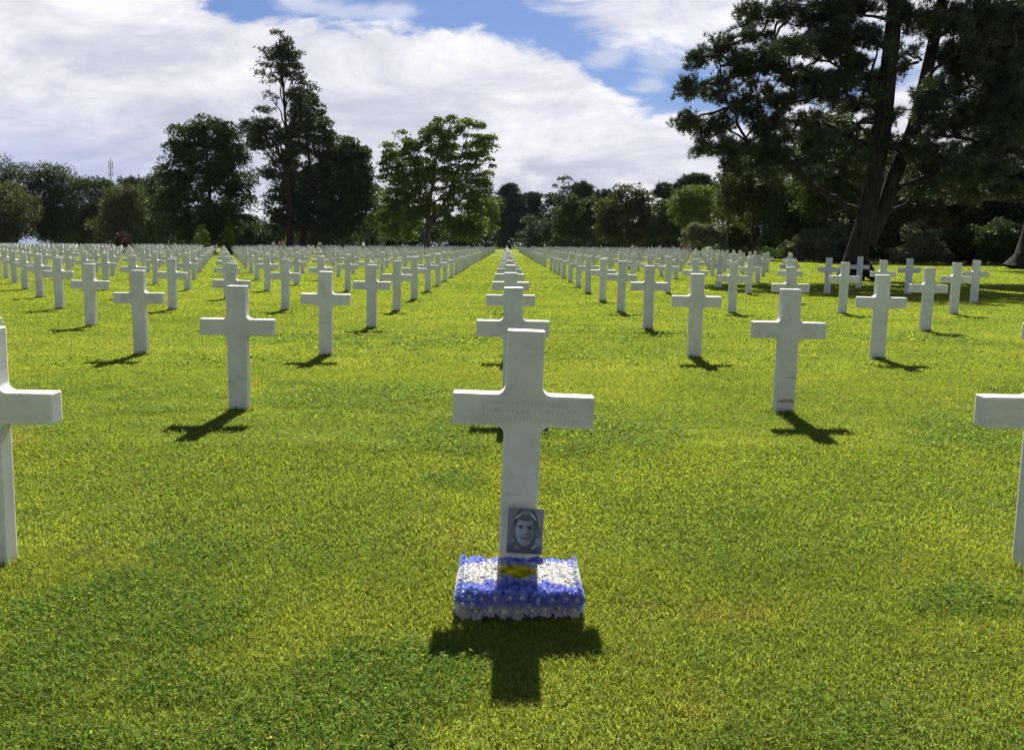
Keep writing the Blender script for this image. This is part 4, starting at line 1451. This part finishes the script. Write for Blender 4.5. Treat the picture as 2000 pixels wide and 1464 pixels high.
    for k in range(16):
        pads.append((rng.uniform(1640, 1800), rng.uniform(0, 330), rng.uniform(18, 32), rng.uniform(12, 20), .8))
    for k in range(14):
        pads.append((rng.uniform(1400, 1640), rng.uniform(270, 350), rng.uniform(22, 40), rng.uniform(12, 18), .7))
    for k in range(26):
        pads.append((rng.uniform(1790, 2000), rng.uniform(0, 380), rng.uniform(30, 50), rng.uniform(18, 30), .9))
    C, D, tone = [], [], []
    for it in pads:
        u, v, ru, rv = it[:4]
        wgt = it[4] if len(it) > 4 else 1.0
        nsub = max(6, int(ru * rv / 34 * wgt))
        dc = d + rng.normal(0, 1.0)
        cen = P(u, v, dc)
        i0 = np.argmin(np.linalg.norm(B - cen, axis=1))
        s0 = B[i0]
        if np.linalg.norm(s0 - cen) > .25:
            paths.append((wobble_path(s0, cen, 5, .05, rng, .04), np.linspace(.055, .022, 5)))
        for k in range(nsub):
            o = rng.normal(0, 1, 3)
            o /= np.linalg.norm(o)
            q = cen + o * rng.random() ** .4 * np.array([ru * px, .8 * (ru + rv) * px, rv * px])
            tl = rng.random()
            # a twig with needle tufts along its outer half
            mid = cen + (q - cen) * rng.uniform(.1, .35)
            pth = wobble_path(mid, q, 4, .07, rng, .05)
            paths.append((pth, np.linspace(.016, .006, 4)))
            dirn = q - cen
            dirn = dirn / (np.linalg.norm(dirn) + 1e-6) * .7 + np.array([0, 0, .6])
            m_ = rng.integers(10, 18)
            tt = rng.uniform(.45, 1.08, m_)[:, None]
            cc = mid + (q - mid) * tt + rng.normal(0, .085, (m_, 3)) * np.array([1.2, 1.2, .8])
            C.append(cc)
            D.append(np.repeat(dirn[None], m_, 0) + rng.normal(0, .35, (m_, 3)))
            tone.append(np.full(m_, tl))
    C, D, tone = np.concatenate(C), np.concatenate(D), np.concatenate(tone)
    D /= np.linalg.norm(D, axis=1)[:, None]
    tone = tone ** 1.3 * 1.15
    col = pick_cols('pine', len(C), rng, tone)
    V, Q = tubes([(p_ - base, r_) for p_, r_ in paths], 8)
    link('trunk', np_mesh('trunk', V, [Q], None, True), root, M_BARK)
    cv, cf, ccol = needles_mesh(C - base, D, .20, .0115, 11, col, rng, .58)
    link('crown', np_mesh('crown', cv, [cf], ccol), root, M_NEEDLE)
    print('great pine tufts', len(C))


def edge_pine():
    """the tree whose trunk foot shows at the right edge"""
    d = 60.0
    tree('pine_tree', 'thick leaning pine trunk cut by the right picture edge', 'tree', d, 2003,
         [(1960, 60, 70, 50), (2030, 40, 80, 60), (1930, 150, 60, 40), (2010, 160, 80, 50), (1900, 230, 50, 30), (1975, 250, 70, 44), (2060, 250, 80, 60), (1930, 330, 60, 36), (2020, 350, 80, 44)], 'pine', 560, 30, spread=.42, trunk_r=1.0, group='trees of the right-hand wood',
         needles=True, nlen=.24, nwid=.024, seed=99, trunk_path=[(2008, 500), (2022, 440), (2030, 350), (2030, 200), (2030, 40)], limbs=9, nk=8)


build_trees()
far_hedge()
great_pine()
edge_pine()


# ------------------------------------------------------------------ fence, mast, visitors
def haze():
    bm = bmesh.new()
    bmesh.ops.create_cube(bm, size=1.0)
    bmesh.ops.scale(bm, vec=(1400, 560, 62), verts=bm.verts)
    bmesh.ops.translate(bm, vec=(0, 230, 24), verts=bm.verts)
    me = bpy.data.meshes.new('haze')
    bm.to_mesh(me)
    bm.free()
    mt = bpy.data.materials.new('thin_air')
    mt.use_nodes = True
    t = NT(mt.node_tree)
    mt.node_tree.nodes.clear()
    pv = t.n('ShaderNodeVolumePrincipled')
    pv.inputs['Color'].default_value = (0.80, 0.88, 1.0, 1)
    pv.inputs['Density'].default_value = 0.00002
    pv.inputs['Anisotropy'].default_value = 0.2
    out = t.n('ShaderNodeOutputMaterial')
    t.link(pv.outputs[0], out.inputs['Volume'])
    o = link('haze', me, None, mt)
    tag(o, kind='stuff')


haze()


def rope_fence():
    m_post = plain_mat('dark_post', (0.05, 0.045, 0.04), .6, .3)
    m_rope = plain_mat('pale_chain', (0.30, 0.29, 0.26), .6, .3)
    px = [(1593, 502), (1660, 502.5), (1731, 504.5), (1821, 511), (1945, 520)]
    pos = []
    for u, v in px:
        r = ray(u, v)
        q = CAM + r * (-(CAM[2] + .25) / r[2])
        pos.append(np.array([q[0], q[1], float(gz(q[0], q[1]))]))
    last = pos[-1] + (pos[-1] - pos[-2])
    pos.append(np.array([last[0], last[1], float(gz(last[0], last[1]))]))
    root = empty('rope_fence', pos[0])
    tag(root, 'low fence of short dark posts and slack pale rope along the wood', 'fence')
    for q in pos:
        V, Q = tubes([(np.array([q, q + [0, 0, .25], q + [0, 0, .60], q + [0, 0, .66]]) - pos[0], np.array([.035, .033, .033, .012]))], 8)
        link('post', np_mesh('post', V, [Q], None, True), root, m_post)
    for a, b in zip(pos[:-1], pos[1:]):
        t = np.linspace(0, 1, 14)[:, None]
        p_ = (a * (1 - t) + b * t) + np.array([0, 0, .62])
        p_[:, 2] -= .42 * (1 - (2 * t[:, 0] - 1) ** 2)
        V, Q = tubes([(p_ - pos[0], np.full(14, .022))], 6)
        link('rope', np_mesh('rope', V, [Q], None, True), root, m_rope)


rope_fence()


def radio_mast():
    d = 380.0
    b = P(218, 470, d)
    t_ = P(216, 308, d)
    root = empty('radio_mast', b)
    tag(root, 'thin grey mast rising above the far left trees', 'mast')
    mm = plain_mat('grey_metal', (0.25, 0.26, 0.28), .5, .4)
    L = t_ - b
    V, Q = tubes([(np.array([[0, 0, 0], L * .5, L * .86, L]), np.array([.35, .28, .22, .12]))], 6)
    link('pole', np_mesh('pole', V, [Q]), root, mm)
    ps = []
    for f in (.70, .80, .88, .93):
        q = L * f
        ps.append((np.array([q + [-.7, 0, -.8], q + [-.7, 0, .8]]), np.array([.16, .16])))
        ps.append((np.array([q + [.7, 0, -.5], q + [.7, 0, .9]]), np.array([.16, .16])))
        ps.append((np.array([q + [-.7, 0, 0], q + [.7, 0, 0]]), np.array([.08, .08])))
    V, Q = tubes(ps, 5)
    link('aerials', np_mesh('aerials', V, [Q]), root, mm)


radio_mast()

SKIN = plain_mat('skin', (0.45, 0.28, 0.20), .5, .3)
HAIR = plain_mat('dark_hair', (0.03, 0.022, 0.018), .6, .2)


def skin_obj(name, verts, edges, radii, parent, mat, root_i=0):
    me = bpy.data.meshes.new(name)
    me.from_pydata(verts, edges, [])
    o = link(name, me, parent)
    md = o.modifiers.new('skin', 'SKIN')
    for i, r in enumerate(radii):
        sv = me.skin_vertices[0].data[i]
        sv.radius = (r, r) if not isinstance(r, tuple) else r
        sv.use_root = (i == root_i)
    ss = o.modifiers.new('sub', 'SUBSURF')
    ss.levels = 1
    ss.render_levels = 1
    dg = bpy.context.evaluated_depsgraph_get()
    m2 = bpy.data.meshes.new_from_object(o.evaluated_get(dg))
    o.modifiers.clear()
    o.data = m2
    for p_ in m2.polygons:
        p_.use_smooth = True
    m2.materials.clear()
    m2.materials.append(mat)
    return o


def person(u, d, shirt, trousers, label, face=0.0, stride=0.12, h=1.7, group='distant visitors'):
    x = P(u, 470, d)[0]
    root = empty('person', (x, d, float(gz(x, d))))
    root.rotation_euler = (0, 0, face)
    root.scale = (h / 1.72,) * 3
    tag(root, label, 'person', group)
    s = stride
    V = [(0, 0, .95), (0, 0, 1.15), (0, -.01, 1.38), (0, 0, 1.48), (0, -.01, 1.56), (0, -.015, 1.66),
         (.10, 0, .90), (.11, -s * .6, .50), (.11, -s * .2, .08), (.11, -s * .2 - .14, .035),
         (-.10, 0, .90), (-.11, s * .5, .50), (-.11, s * 1.2, .09), (-.11, s * 1.2 - .13, .035),
         (.19, 0, 1.38), (.24, .03, 1.12), (.24, -.08, .88), (.24, -.11, .78),
         (-.19, 0, 1.38), (-.24, -.03, 1.12), (-.24, -.12, .89), (-.24, -.15, .79)]
    Ed = [(0, 1), (1, 2), (2, 3), (3, 4), (4, 5), (0, 6), (6, 7), (7, 8), (8, 9), (0, 10), (10, 11), (11, 12), (12, 13), (2, 14), (14, 15), (15, 16), (16, 17), (2, 18), (18, 19), (19, 20), (20, 21)]
    Rr = [.13, .12, .13, .06, .09, .085, .085, .06, .042, .04, .085, .06, .042, .04, .055, .042, .032, .03, .055, .042, .032, .03]
    skin_obj('body', V, Ed, Rr, root, SKIN)
    ms = plain_mat('cloth_shirt', shirt, .8, .2)
    mt = plain_mat('cloth_trousers', trousers, .8, .2)
    skin_obj('shirt', [V[0], V[1], V[2], V[14], V[15], V[18], V[19]], [(0, 1), (1, 2), (2, 3), (3, 4), (2, 5), (5, 6)], [.155, .145, .155, .08, .065, .08, .065], root, ms)
    skin_obj('trousers', [V[0], V[6], V[7], V[8], V[10], V[11], V[12]], [(0, 1), (1, 2), (2, 3), (0, 4), (4, 5), (5, 6)], [.15, .105, .085, .065, .105, .085, .065], root, mt)
    skin_obj('hair', [(0, .03, 1.62), (0, .015, 1.70)], [(0, 1)], [.09, .085], root, HAIR)
    return root


for a in [(534, 172, (.75, .74, .72), (.04, .04, .06), 'visitor in a white top, leftmost of the group under the tall pine', .3),
          (546, 172, (.62, .16, .07), (.10, .08, .07), 'visitor in an orange-red top under the tall pine', -.5),
          (553, 174, (.50, .20, .16), (.05, .05, .08), 'visitor in a dull red top right of the orange one', .2),
          (595, 173, (.70, .38, .40), (.03, .03, .04), 'visitor in a pink top right of the tall pine trunk', 1.2),
          (624, 168, (.85, .85, .85), (.03, .03, .05), 'lone visitor in a bright white top right of the tall pine', .0),
          (1331, 135, (.10, .03, .06), (.02, .02, .03), 'visitor in a dark wine-coloured top by the light green shrub', .4),
          (1339, 135, (.48, .05, .20), (.03, .03, .05), 'visitor in a magenta top by the light green shrub', -.3),
          (1347, 136, (.30, .04, .07), (.02, .02, .03), 'visitor in a dark red top, rightmost by the light green shrub', .2)]:
    person(*a)
